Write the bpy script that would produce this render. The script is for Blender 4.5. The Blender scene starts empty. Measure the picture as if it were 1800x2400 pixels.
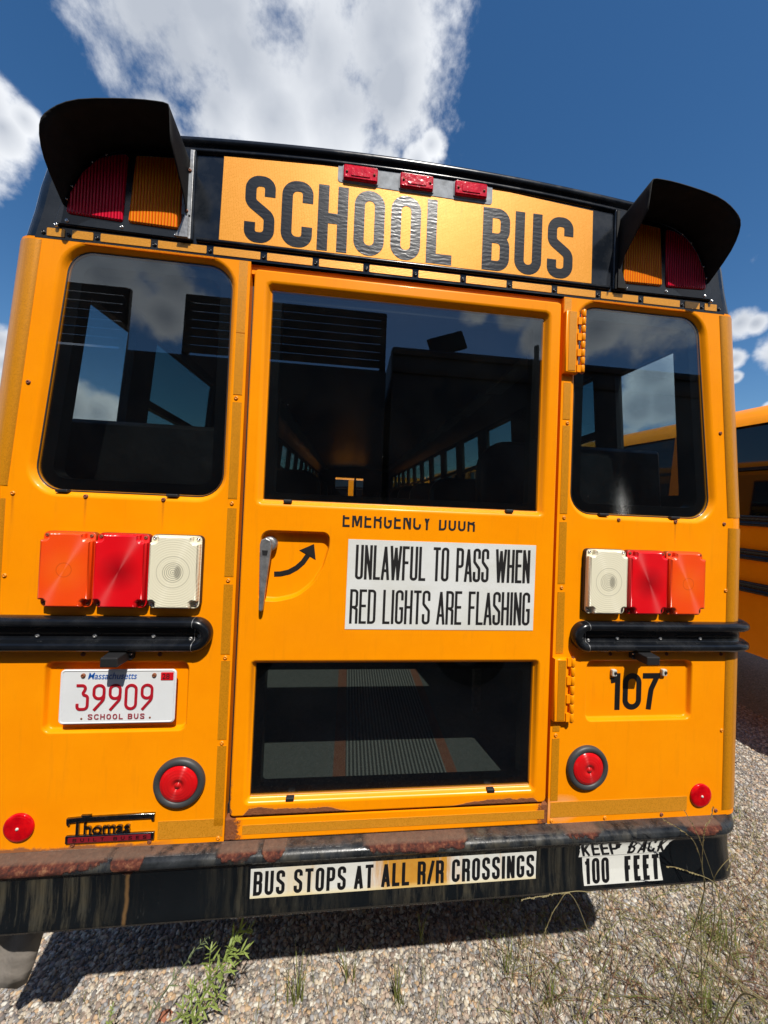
import bpy, bmesh, math, random
from mathutils import Vector, Matrix, Euler
from mathutils.geometry import tessellate_polygon
random.seed(7)
C = bpy.context.scene
COL = C.collection
R = math.radians
# The bus frame: rear face in the plane y = 0, x to the right, z up the face. The rear leans slightly, so the
# whole frame is turned about x to make floor and ground level.
TILT = math.atan(.05)
W = Matrix.Rotation(-TILT, 4, 'X')
GZ = -.28 - .05*.4            # ground height along the rear face at y = 0 (bus frame)
# ---------------------------------------------------------------- camera
cam = bpy.data.cameras.new('camera'); camo = bpy.data.objects.new('camera', cam); COL.objects.link(camo)
cr = Vector((0.99381062, -0.10349598, 0.0403613)); cu = Vector((-0.04181324, -0.01189709, 0.99905461))
cf = Vector((0.10291795, 0.99455872, 0.01615095))
m = Matrix.Identity(4)
for i in range(3):
    m[i][0] = cr[i]; m[i][1] = cu[i]; m[i][2] = -cf[i]
m.translation = Vector((-.17834, -1.06174, 1.57105))
camo.matrix_world = W @ m
cam.sensor_fit = 'HORIZONTAL'; cam.sensor_width = 36; cam.lens = 36*809.75/1800
cam.clip_start = .02; cam.clip_end = 2000
C.camera = camo
# ---------------------------------------------------------------- light
SUNV = (W.to_3x3() @ Vector((.15, -.67, 1.0))).normalized()
sun = bpy.data.lights.new('sun', 'SUN'); sun.energy = 4.6; sun.angle = R(.53); sun.color = (1, .955, .88)
suno = bpy.data.objects.new('sun', sun); COL.objects.link(suno)
suno.rotation_euler = SUNV.to_track_quat('Z', 'Y').to_euler()
w = bpy.data.worlds.new('World'); C.world = w; w.use_nodes = True
nt = w.node_tree; nt.nodes.clear()
N = nt.nodes.new; L = nt.links.new
wo = N('ShaderNodeOutputWorld'); bg = N('ShaderNodeBackground'); sky = N('ShaderNodeTexSky')
sky.sky_type = 'NISHITA'; sky.sun_disc = False
sky.sun_elevation = math.asin(SUNV.z); sky.sun_rotation = math.atan2(SUNV.x, SUNV.y)
sky.altitude = 0; sky.air_density = 1.0; sky.dust_density = .35; sky.ozone_density = 2.6
bg.inputs['Strength'].default_value = .092
tc = N('ShaderNodeTexCoord')
def vm(op, a, b=None):
    n = N('ShaderNodeVectorMath'); n.operation = op
    for i, v in enumerate((a, b)):
        if v is None: continue
        if isinstance(v, (tuple, Vector)): n.inputs[i].default_value = v
        elif isinstance(v, (int, float)): n.inputs['Scale'].default_value = v
        else: L(v, n.inputs[i])
    return n.outputs['Value'] if op in ('DOT_PRODUCT', 'LENGTH', 'DISTANCE') else n.outputs['Vector']
def ma(op, a, b=None, c=None, clamp=False):
    n = N('ShaderNodeMath'); n.operation = op; n.use_clamp = clamp
    for i, v in enumerate((a, b, c)):
        if v is None: continue
        if isinstance(v, (int, float)): n.inputs[i].default_value = v
        else: L(v, n.inputs[i])
    return n.outputs[0]
dirv = tc.outputs['Generated']
# clouds: (direction in bus frame, radius)
BL = [((-.60,1,1.38),.13),((-.52,1,1.26),.15),((-.36,1,1.32),.19),((-.14,1,1.36),.18),((.02,1,1.42),.13),((-.42,1,1.13),.12),((-.26,1,1.12),.12),((-.08,1,1.18),.13),((.08,1,1.27),.11),((.16,1,1.06),.045),((.06,1,1.04),.05),((.20,1,1.12),.03),((-.56,1,1.10),.06),((-.35,1,1.75),.20),((-.05,1,1.66),.13),
      ((-1.00,1,1.05),.055),((-.95,1,.99),.04),((-.90,1,1.02),.03),((-1.15,1,1.02),.09),((-.93,1,.42),.035),((-1.02,1,.44),.04),((-.91,1,.36),.03),((-.90,1,.31),.03),
      ((1.25,1,.685),.030),((1.31,1,.69),.020),((1.43,1,.61),.038),((1.50,1,.60),.05),((1.23,1,.565),.020),((1.24,1,.505),.012),((1.60,1,.52),.04),((1.37,1,.42),.012),
      ((-.75,1,.26),.05),((-.85,1,.25),.06),((-.68,1,.25),.04),((.9,1,.38),.05),((1.0,1,.40),.06),((.85,1,.28),.03),((.95,1,.50),.05),
      ((-.74,-1,.70),.075),((-.68,-1,.63),.06),((-.56,-1,.68),.07),((-.50,-1,.62),.06),((-.52,-1,.53),.05),((-.62,-1,.74),.07),((-.82,-1,.75),.09),
      ((.36,-1,.64),.05),((.46,-1,.62),.06),((.56,-1,.57),.065),((.66,-1,.56),.055),((.75,-1,.62),.06),((.71,-1,.68),.055),((.88,-1,.37),.06),((1.05,-1,.42),.06),
      ((2.5,-1,.9),.25),((-2.5,.3,.8),.3),((2,-2,2.5),.3),((3,.6,1.2),.3),((-1.5,-2,1.6),.2),((-1,-1.5,.4),.15),((.3,-1.8,.5),.12)]
W3 = W.to_3x3()
nz = N('ShaderNodeTexNoise'); nz.inputs['Scale'].default_value = 5.5; nz.inputs['Detail'].default_value = 10; nz.inputs['Roughness'].default_value = .60
nz.inputs['Distortion'].default_value = .1
L(dirv, nz.inputs['Vector'])
acc = None
for d, r in BL:
    dv = (W3 @ Vector(d)).normalized()
    dist = vm('DISTANCE', dirv, tuple(dv))
    v = ma('SUBTRACT', 1.0, ma('DIVIDE', dist, r*1.12))
    acc = v if acc is None else ma('MAXIMUM', acc, v)
acc = ma('MAXIMUM', acc, -1.2)
nn = ma('MULTIPLY', ma('SUBTRACT', nz.outputs['Fac'], .5), 2.9)
dens = N('ShaderNodeMapRange'); dens.interpolation_type = 'SMOOTHSTEP'
dens.inputs['From Min'].default_value = .02; dens.inputs['From Max'].default_value = .60
L(ma('ADD', acc, nn), dens.inputs['Value'])
nz2 = N('ShaderNodeTexNoise'); nz2.inputs['Scale'].default_value = 5; nz2.inputs['Detail'].default_value = 6
L(dirv, nz2.inputs['Vector'])
thick = ma('ADD', ma('MULTIPLY', acc, .55), ma('MULTIPLY', nz2.outputs['Fac'], .9))
cr_ = N('ShaderNodeValToRGB'); e = cr_.color_ramp.elements
e[0].position = .45; e[0].color = (9.6, 9.8, 10.1, 1); e[1].position = 1.05; e[1].color = (4.6, 5.0, 5.7, 1)
L(thick, cr_.inputs['Fac'])
mx = N('ShaderNodeMix'); mx.data_type = 'RGBA'
L(dens.outputs['Result'], mx.inputs['Factor'])
hs = N('ShaderNodeHueSaturation'); hs.inputs['Saturation'].default_value = 1.27; L(sky.outputs['Color'], hs.inputs['Color'])
L(hs.outputs['Color'], mx.inputs['A']); L(cr_.outputs['Color'], mx.inputs['B'])
L(mx.outputs['Result'], bg.inputs['Color']); L(bg.outputs['Background'], wo.inputs['Surface'])
C.view_settings.view_transform = 'Standard'; C.view_settings.look = 'None'; C.view_settings.gamma = 1
C.view_settings.exposure = .28; C.view_settings.use_curve_mapping = False
C.render.engine = 'CYCLES'
C.cycles.max_bounces = 8; C.cycles.transparent_max_bounces = 24; C.cycles.glossy_bounces = 4; C.cycles.sample_clamp_indirect = 6

# ================================================================ materials
MATS = {}
class MT:
    """small helper round a material's node tree"""
    def __init__(s, name):
        s.m = bpy.data.materials.new(name); s.m.use_nodes = True
        s.t = s.m.node_tree; s.b = s.t.nodes['Principled BSDF']; s.o = s.t.nodes['Material Output']
        MATS[name] = s.m
        s.tc = s.n('TexCoord')
    def n(s, k): return s.t.nodes.new('ShaderNode'+k)
    def l(s, a, b): s.t.links.new(a, b)
    def set(s, inp, v):
        if hasattr(v, 'is_linked') or hasattr(v, 'links'): s.l(v, s.b.inputs[inp])
        else: s.b.inputs[inp].default_value = (*v, 1) if isinstance(v, tuple) and len(v) == 3 else v
    def coord(s, scale=(1,1,1), kind='Object', loc=(0,0,0)):
        mp = s.n('Mapping'); mp.inputs['Scale'].default_value = scale; mp.inputs['Location'].default_value = loc
        s.l(s.tc.outputs[kind], mp.inputs['Vector']); return mp.outputs['Vector']
    def noise(s, scale, detail=4, rough=.5, vec=None, dist=0, out='Fac'):
        n = s.n('TexNoise'); n.inputs['Scale'].default_value = scale; n.inputs['Detail'].default_value = detail
        n.inputs['Roughness'].default_value = rough; n.inputs['Distortion'].default_value = dist
        s.l(vec if vec is not None else s.tc.outputs['Object'], n.inputs['Vector']); return n.outputs[out]
    def rng(s, v, a, b, c=0., d=1., smooth=False):
        n = s.n('MapRange'); n.inputs['From Min'].default_value = a; n.inputs['From Max'].default_value = b
        n.inputs['To Min'].default_value = c; n.inputs['To Max'].default_value = d
        if smooth: n.interpolation_type = 'SMOOTHSTEP'
        s.l(v, n.inputs['Value']); return n.outputs['Result']
    def ma(s, op, a, b=None, c=None, clamp=False):
        n = s.n('Math'); n.operation = op; n.use_clamp = clamp
        for i, v in enumerate((a, b, c)):
            if v is None: continue
            if isinstance(v, (int, float)): n.inputs[i].default_value = v
            else: s.l(v, n.inputs[i])
        return n.outputs[0]
    def mix(s, f, a, b):
        n = s.n('Mix'); n.data_type = 'RGBA'
        for k, v in (('Factor', f), ('A', a), ('B', b)):
            if isinstance(v, tuple): n.inputs[k].default_value = (*v, 1) if len(v) == 3 else v
            elif isinstance(v, (int, float)): n.inputs[k].default_value = v
            else: s.l(v, n.inputs[k])
        return n.outputs['Result']
    def xyz(s, kind='Object'):
        n = s.n('SeparateXYZ'); s.l(s.tc.outputs[kind], n.inputs[0]); return n.outputs
    def bump(s, h, strength=.3, dist=.002, normal=None):
        n = s.n('Bump'); n.inputs['Strength'].default_value = strength; n.inputs['Distance'].default_value = dist
        s.l(h, n.inputs['Height'])
        if normal is not None: s.l(normal, n.inputs['Normal'])
        s.l(n.outputs['Normal'], s.b.inputs['Normal']); return n.outputs['Normal']

def simple(name, col, rough=.5, metal=0., coat=0., bscale=0, bstr=.2, bdist=.001, spec=.5, vary=0, vscale=8):
    t = MT(name)
    if vary:
        f = t.noise(vscale, 5, .6)
        t.set('Base Color', t.mix(t.rng(f, .3, .7), tuple(c*(1-vary) for c in col), tuple(min(1, c*(1+vary)) for c in col)))
    else: t.set('Base Color', col)
    t.set('Roughness', rough); t.set('Metallic', metal); t.set('Coat Weight', coat); t.set('Coat Roughness', .08); t.set('Specular IOR Level', spec)
    if bscale: t.bump(t.noise(bscale, 3), bstr, bdist)
    return t.m

YEL = (.88, .285, .0025)
RUSTA, RUSTB = (.13, .035, .018), (.30, .115, .045)
def yellow(name, rust=None):
    t = MT(name); X, Y, Z = t.xyz()
    big = t.noise(2.3, 7, .7)
    col = t.mix(t.rng(big, .32, .68), (.90, .268, .0006), (.97, .318, .0010))
    # grime film and small specks
    sp = t.noise(260, 2, .6); spk = t.rng(sp, .74, .80)
    pat = t.rng(t.noise(5, 3, .6), .5, .72)
    col = t.mix(t.ma('MULTIPLY', spk, t.ma('MULTIPLY', pat, .5)), col, (.35, .16, .04))
    st = t.noise(6, 5, .65, t.coord((7, 1, .7)))
    col = t.mix(t.rng(st, .55, .80, 0, .26), col, (.55, .17, .01))
    chip = t.ma('MULTIPLY', t.rng(t.noise(38, 3, .7), .775, .79), t.rng(t.noise(2.4, 2), .5, .55)); col = t.mix(t.ma('MULTIPLY', chip, .8), col, (.62, .50, .40))
    if rust == 'drips':
        acc = None
        for x0, zz in ((-.92, 1.597), (-.712, 1.597), (.924, 1.596), (-1.107, 1.598)):
            g = t.ma('SUBTRACT', 1, t.ma('ABSOLUTE', t.ma('MULTIPLY', t.ma('ADD', t.ma('SUBTRACT', X, x0), t.ma('MULTIPLY', t.ma('SUBTRACT', sp, .5), .004)), 200)), clamp=True)
            h = t.ma('MULTIPLY', t.rng(Z, zz-.10, zz-.005, 0, 1), t.rng(Z, zz+.001, zz-.001, 0, 1))
            v = t.ma('MULTIPLY', g, h); acc = v if acc is None else t.ma('MAXIMUM', acc, v)
        col = t.mix(t.ma('MULTIPLY', acc, .55), col, (.30, .07, .01))
        # rust creeping up from the bottom hem
        e = t.noise(16, 6, .7); f = t.rng(t.ma('SUBTRACT', t.ma('ADD', Z, t.ma('MULTIPLY', e, -.05)), .593), -.004, .003, 1, 0)
        col = t.mix(t.ma('MULTIPLY', f, t.rng(X, -.62, -.75)), col, RUSTB)
        # pale scuffed patch at the lower corner beside the door
        dx = t.ma('MULTIPLY', t.ma('SUBTRACT', X, .545), 14); dz = t.ma('MULTIPLY', t.ma('SUBTRACT', Z, .655), 22)
        rr_ = t.ma('ADD', t.ma('MULTIPLY', dx, dx), t.ma('MULTIPLY', dz, dz))
        col = t.mix(t.rng(t.ma('ADD', rr_, t.ma('MULTIPLY', e, .8)), .4, 1.5, .55, 0), col, (.75, .45, .25))
    if rust == 'sill':
        e = t.noise(38, 7, .7)
        d1 = t.ma('ABSOLUTE', X)
        f = t.ma('ADD', t.rng(X, -.495, -.43, .75, -.25), t.rng(X, .44, .487, -.25, .42))
        f = t.ma('ADD', t.ma('MAXIMUM', t.rng(X, -.495, -.43, .75, -.3), t.rng(X, .43, .49, -.3, .62)), t.ma('MULTIPLY', t.ma('SUBTRACT', e, .5), 1.6))
        msk = t.rng(f, .22, .38)
        col = t.mix(t.rng(f, -.05, .3, 0, .5), col, (.75, .16, .01))
        col = t.mix(msk, col, t.mix(t.noise(90, 5, .7), RUSTA, RUSTB))
        t.bump(t.ma('MULTIPLY', msk, t.noise(120, 4)), .8, .004)
        t.set('Roughness', t.mix(msk, (.33,)*3, (.85,)*3))
    elif rust == 'door':
        e = t.noise(45, 6, .7); lo = t.noise(6, 2, .5, t.coord((1, 0, 0)))
        amp = t.ma('MAXIMUM', t.ma('MULTIPLY', t.rng(X, -.455, -.43), t.rng(X, -.10, -.22)), t.ma('MULTIPLY', t.rng(X, .10, .35), t.rng(X, .468, .445)))
        top = t.ma('ADD', .679, t.ma('MULTIPLY', amp, t.ma('ADD', t.ma('MULTIPLY', lo, .030), t.ma('MULTIPLY', e, .016))))
        msk = t.rng(t.ma('SUBTRACT', top, Z), -.0008, .0012)
        m2 = t.ma('MULTIPLY', t.rng(t.ma('SUBTRACT', top, Z), -.012, 0, 0, .45), amp)
        side = t.rng(t.ma('ADD', t.ma('MULTIPLY', t.ma('ADD', X, .486), -60), t.ma('MULTIPLY', e, 2.2)), .75, .95)
        side = t.ma('MULTIPLY', side, t.rng(Z, .80, .72))
        msk = t.ma('MAXIMUM', msk, side)
        col = t.mix(m2, col, (.62, .15, .01))
        col = t.mix(msk, col, t.mix(t.noise(70, 6, .75), RUSTA, RUSTB))
        t.set('Roughness', t.mix(msk, (.33,)*3, (.85,)*3))
        # slight dents: large soft bump
        b1 = t.bump(t.noise(2.2, 2, .4), .12, .01)
        t.bump(t.ma('MULTIPLY', msk, t.noise(150, 4)), .7, .003, b1)
    else:
        t.set('Roughness', t.rng(t.noise(9, 4), .3, .7, .28, .40))
        b1 = t.bump(t.noise(1.6, 2, .4), .12, .012)
        t.bump(t.noise(700, 2), .06, .0006, b1)
    t.set('Base Color', col); t.set('Coat Weight', .07); t.set('Coat Roughness', .12); t.set('Specular IOR Level', .14)
    return t.m
Y_PANEL = yellow('yellow_paint', 'drips'); Y_DOOR = yellow('yellow_door_paint', 'door'); Y_SILL = yellow('yellow_sill_paint', 'sill')
Y_BODY = yellow('yellow_body_paint')

def black_gloss(name, base=(.008, .011, .016), rough=.14, scr=.5):
    t = MT(name); t.set('Specular IOR Level', .35); s1 = t.noise(7, 6, .7, t.coord((1, 1, 9))); s2 = t.noise(60, 3, .6, t.coord((1, 1, 6)))
    dirt = t.rng(t.noise(11, 6, .65), .45, .8)
    lines = t.ma('MULTIPLY', t.rng(s2, .66, .72), t.rng(s1, .55, .65))
    t.set('Base Color', t.mix(t.ma('MULTIPLY', t.ma('MAXIMUM', t.ma('MULTIPLY', dirt, .25), lines), scr), base, (.16, .16, .16)))
    t.set('Roughness', t.rng(dirt, 0, 1, rough, rough+.22)); t.bump(t.noise(3.0, 2), .1, .008)
    return t.m
BLK_GLOSS = black_gloss('black_gloss_paint')
BLK_RAIL = black_gloss('black_rail_paint', (.005, .006, .008), .20, .35)
BLK_MATT = simple('black_visor_paint', (.010, .010, .010), .75, bscale=240, bstr=.5, bdist=.001, spec=.25, vary=.4, vscale=25)
RUBBER = simple('black_rubber', (.012, .012, .013), .55, bscale=90)
GREY_RUBBER = simple('grey_rubber_grommet', (.042, .044, .046), .5, bscale=60, vary=.2)
FRIT = simple('black_window_surround', (.006, .006, .007), .35)
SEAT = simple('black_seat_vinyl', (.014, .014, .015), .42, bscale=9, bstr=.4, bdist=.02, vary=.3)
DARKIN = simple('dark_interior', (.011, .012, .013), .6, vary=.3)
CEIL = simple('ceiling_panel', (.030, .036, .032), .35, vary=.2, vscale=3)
CHROME = simple('zinc_plate', (.30, .32, .34), .6, 0.0, spec=.15, bscale=30, bstr=.25, bdist=.002, vary=.3, vscale=40)
STEEL = simple('dull_steel', (.30, .30, .30), .45, .7, bscale=120, bstr=.4, vary=.35, vscale=60)
SCREW_K = simple('black_screw', (.03, .03, .032), .25, .6)
SCREW_Y = simple('yellow_screw', (.78, .25, .01), .4, vary=.35, vscale=300)
SCREW_R = simple('rusty_screw', (.22, .07, .03), .7, .2, bscale=300, vary=.5, vscale=400)
SCREW_S = simple('silver_screw', (.55, .55, .55), .22, 1.0)
WHITE = simple('white_plate', (.72, .74, .75), .35, vary=.04)
WHITE_TAB = simple('white_plastic', (.55, .54, .48), .4)
BLACK_INK = simple('black_vinyl_letter', (.010, .010, .011), .30)
BLACK_MATT_INK = simple('black_sticker_ink', (.012, .011, .011), .5)
RED_INK = simple('red_plate_ink', (.42, .008, .02), .35)
DKRED_INK = simple('dark_red_plate_ink', (.33, .035, .05), .4)
BLUE_INK = simple('blue_plate_ink', (.005, .10, .42), .4)
RED_STK = simple('red_sticker', (.62, .004, .012), .35)
BADGE_RED = simple('badge_red', (.25, .01, .02), .4, .2)
BADGE = simple('badge_chrome', (.22, .23, .22), .16, 1.0, bscale=500, bstr=.2, vary=.3, vscale=90)
FLAP = simple('dusty_mud_flap', (.21, .185, .16), .85, bscale=14, bstr=.5, bdist=.02, vary=.28, vscale=9)
TYRE = simple('tyre_rubber', (.02, .02, .02), .8, bscale=30)
RIM = simple('steel_rim', (.25, .25, .25), .5, .4)
TIMBER = simple('dark_timber', (.035, .032, .030), .8, vary=.4)
DARKMET = simple('dark_metal_body', (.022, .024, .027), .5, vary=.3)

def letter_ink():
    t = MT('wrinkled_black_letter'); X, Y, Z = t.xyz()
    t.set('Base Color', (.008, .009, .011)); t.set('Roughness', .30); t.set('Coat Weight', .05); t.set('Specular IOR Level', .35)
    wv = t.n('TexWave'); wv.wave_type = 'BANDS'; wv.bands_direction = 'Z'; wv.inputs['Scale'].default_value = 22
    wv.inputs['Distortion'].default_value = 7; wv.inputs['Detail'].default_value = 3; wv.inputs['Detail Scale'].default_value = 1.2
    t.l(t.tc.outputs['Object'], wv.inputs['Vector'])
    t.bump(t.ma('ADD', t.noise(1.0, 3, .6, t.coord((28, 1, 120))), t.ma('MULTIPLY', wv.outputs['Fac'], t.ma('MULTIPLY', t.rng(t.noise(9, 3), .4, .65), .35))), .22, .003)
    return t.m
WRINKLE = letter_ink()

def tape_mat(name, ca, cb, cell=260, fine=True, rough=.38):
    t = MT(name)
    v = t.coord((cell, cell, cell*.72)); vo = t.n('TexVoronoi'); vo.feature = 'DISTANCE_TO_EDGE'; vo.inputs['Scale'].default_value = 1
    vo.inputs['Randomness'].default_value = .45; t.l(v, vo.inputs['Vector'])
    f = t.rng(vo.outputs['Distance'], .05, .22)
    wob = t.noise(7, 3)
    col = t.mix(f, ca, t.mix(wob, cb, tuple(min(1, c*1.12) for c in cb)))
    worn = t.rng(t.noise(42, 6, .75), .66, .74)
    col = t.mix(t.ma('MULTIPLY', worn, .45), col, (.80, .45, .22))
    t.set('Base Color', col); t.set('Roughness', rough); t.set('Metallic', .25); t.set('Coat Weight', .3); t.set('Coat Roughness', .2)
    t.bump(f, .25, .0006)
    return t.m
TAPE = tape_mat('amber_reflective_tape', (.74, .285, .006), (.54, .20, .002), 330)
TAPE_H = tape_mat('amber_band_tape', (.80, .33, .02), (.60, .235, .006), 300)
def sign_mat():
    t = MT('amber_reflective_sign'); X, Y, Z = t.xyz()
    vo = t.n('TexVoronoi'); vo.feature = 'DISTANCE_TO_EDGE'; vo.inputs['Randomness'].default_value = .3
    vo.inputs['Scale'].default_value = 1; t.l(t.coord((210, 210, 230)), vo.inputs['Vector'])
    f = t.rng(vo.outputs['Distance'], .08, .25)
    col = t.mix(f, (.88, .38, .055), (.72, .27, .014))
    st = t.noise(55, 5, .7, t.coord((1, 1, .12)))
    near = t.ma('MULTIPLY', t.rng(Z, 2.50, 2.60), t.rng(t.ma('ABSOLUTE', t.ma('SUBTRACT', X, .02)), .25, .18))
    col = t.mix(t.ma('MULTIPLY', t.ma('MULTIPLY', t.rng(st, .54, .66), near), .75), col, (.50, .17, .02))
    t.set('Base Color', col); t.set('Roughness', .45); t.set('Coat Weight', .06); t.set('Coat Roughness', .30); t.set('Specular IOR Level', .18); t.set('Metallic', .15)
    b = t.bump(f, .18, .0005); t.bump(t.noise(14, 4, .6), .14, .004, b)
    return t.m
SIGN = sign_mat()
def sticker(name, stain=True):
    t = MT(name); X, Y, Z = t.xyz()
    col = t.mix(t.noise(9, 4), (.74, .74, .68), (.66, .66, .62))
    if stain:
        amp = t.ma('MULTIPLY', t.rng(X, -.10, .02), t.rng(X, .24, .10))
        st = t.noise(30, 5, .7, t.coord((1, 1, .10)))
        f = t.rng(t.ma('ADD', t.ma('MULTIPLY', st, 1.0), t.ma('MULTIPLY', amp, .42)), .54, .82)
        col = t.mix(f, col, t.mix(t.noise(60, 3), (.55, .22, .02), (.62, .33, .05)))
        a2 = t.ma('MULTIPLY', t.rng(X, -.36, -.30), t.rng(X, -.20, -.27)); col = t.mix(t.ma('MULTIPLY', t.ma('MULTIPLY', a2, st), .8), col, (.72, .52, .20))
        ed = t.rng(Z, .492, .478); col = t.mix(t.ma('MULTIPLY', ed, .6), col, (.72, .58, .25))
    t.set('Base Color', col); t.set('Roughness', .4); t.set('Coat Weight', .2)
    return t.m
STICK = sticker('cream_bumper_sticker'); STICK2 = sticker('white_bumper_sticker', False)
def notice():
    t = MT('white_notice_sheet')
    t.set('Base Color', t.mix(t.rng(t.noise(5, 6, .6, t.coord((1, 1, 2))), .4, .75), (.72, .73, .71), (.62, .62, .56))); t.set('Roughness', .45)
    return t.m
NOTICE = notice()
def lens(name, col, dark, ring=True, center=None, flute=False, rough=.12, sss=0, pitch=.0022):
    t = MT(name); X, Y, Z = t.xyz('Object')
    t.set('Roughness', rough); t.set('Coat Weight', .25); t.set('Coat Roughness', .04); t.set('Specular IOR Level', .4)
    if ring:
        r = t.ma('SQRT', t.ma('ADD', t.ma('MULTIPLY', X, X), t.ma('MULTIPLY', Z, Z)))
        s = t.ma('SINE', t.ma('MULTIPLY', r, 6.2832/pitch))
        t.set('Base Color', t.mix(t.rng(r, .0, .06), dark, col))
        t.bump(s, .22, .0006)
        tg = t.n('Tangent'); tg.direction_type = 'RADIAL'; tg.axis = 'Y'; t.l(tg.outputs[0], t.b.inputs['Tangent'])
        t.set('Anisotropic', .92); t.set('Anisotropic Rotation', .25); t.set('Roughness', .30); t.set('Specular IOR Level', .8)
        if name.startswith('clear'):
            s2 = t.ma('SINE', t.ma('MULTIPLY', r, 6.2832/.0052)); inn = t.rng(r, .030, .028); edg = t.rng(t.ma('ABSOLUTE', t.ma('SUBTRACT', r, .044)), .0006, .0016, .5, 0)
            c1 = t.mix(t.rng(t.ma('MULTIPLY', t.ma('MULTIPLY', s2, inn), 1.0), .1, .8, 0, .75), (.80, .75, .56), (.30, .28, .20))
            c1 = t.mix(edg, c1, (.35, .33, .25)); bulb = t.rng(t.ma('ADD', t.ma('POWER', t.ma('MULTIPLY', t.ma('SUBTRACT', X, .012), 90), 2), t.ma('POWER', t.ma('MULTIPLY', Z, 45), 2)), 1.0, .3); t.set('Base Color', t.mix(t.ma('MULTIPLY', bulb, .6), c1, (.16, .15, .12)))
        elif name.startswith('amber'):
            edg = t.rng(t.ma('ABSOLUTE', t.ma('SUBTRACT', r, .019)), .0008, .002, .5, 0); t.set('Base Color', t.mix(edg, t.mix(t.rng(r, 0, .07), (.95, .13, .006), (.95, .075, .004)), (.6, .05, .003)))
    elif flute:
        t.set('Coat Weight', 0.0); t.set('Specular IOR Level', .15); t.set('Roughness', .3)
        s = t.ma('SINE', t.ma('MULTIPLY', X, 6.2832/.0085))
        t.set('Base Color', t.mix(t.rng(s, -1, 1), dark, col))
        t.bump(s, .8, .002)
    else:
        t.set('Base Color', t.mix(t.rng(t.noise(45, 3), .35, .65), dark, col)); t.bump(t.noise(60, 2), .4, .003)
    if sss:
        t.set('Emission Color', (0, 0, 0)); t.set('Subsurface Weight', sss); t.set('Subsurface Radius', (.02, .006, .002) if col[0] > .3 else (.01,)*3); t.set('Subsurface Scale', 1.0)
    return t.m
L_AMB = lens('amber_lamp_lens', (.95, .085, .004), (.80, .12, .004)); L_RED = lens('red_lamp_lens', (.78, .003, .008), (.33, .0, .004))
L_CLR = lens('clear_lamp_lens', (.80, .75, .56), (.55, .52, .38), pitch=.0065)
L_STOP = lens('red_stop_lens', (.68, .003, .006), (.55, .01, .01), pitch=.008); L_MARK = lens('red_marker_lens', (.72, .003, .02), (.5, .0, .01), ring=False)
L_REFL = lens('red_reflector_lens', (.66, .003, .006), (.45, .0, .004), ring=False)
F_AMB = lens('fluted_amber_lens', (1.0, .32, .004), (.90, .11, .001), ring=False, flute=True); F_RED = lens('fluted_red_lens', (.85, .006, .045), (.42, .0, .012), ring=False, flute=True)

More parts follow.
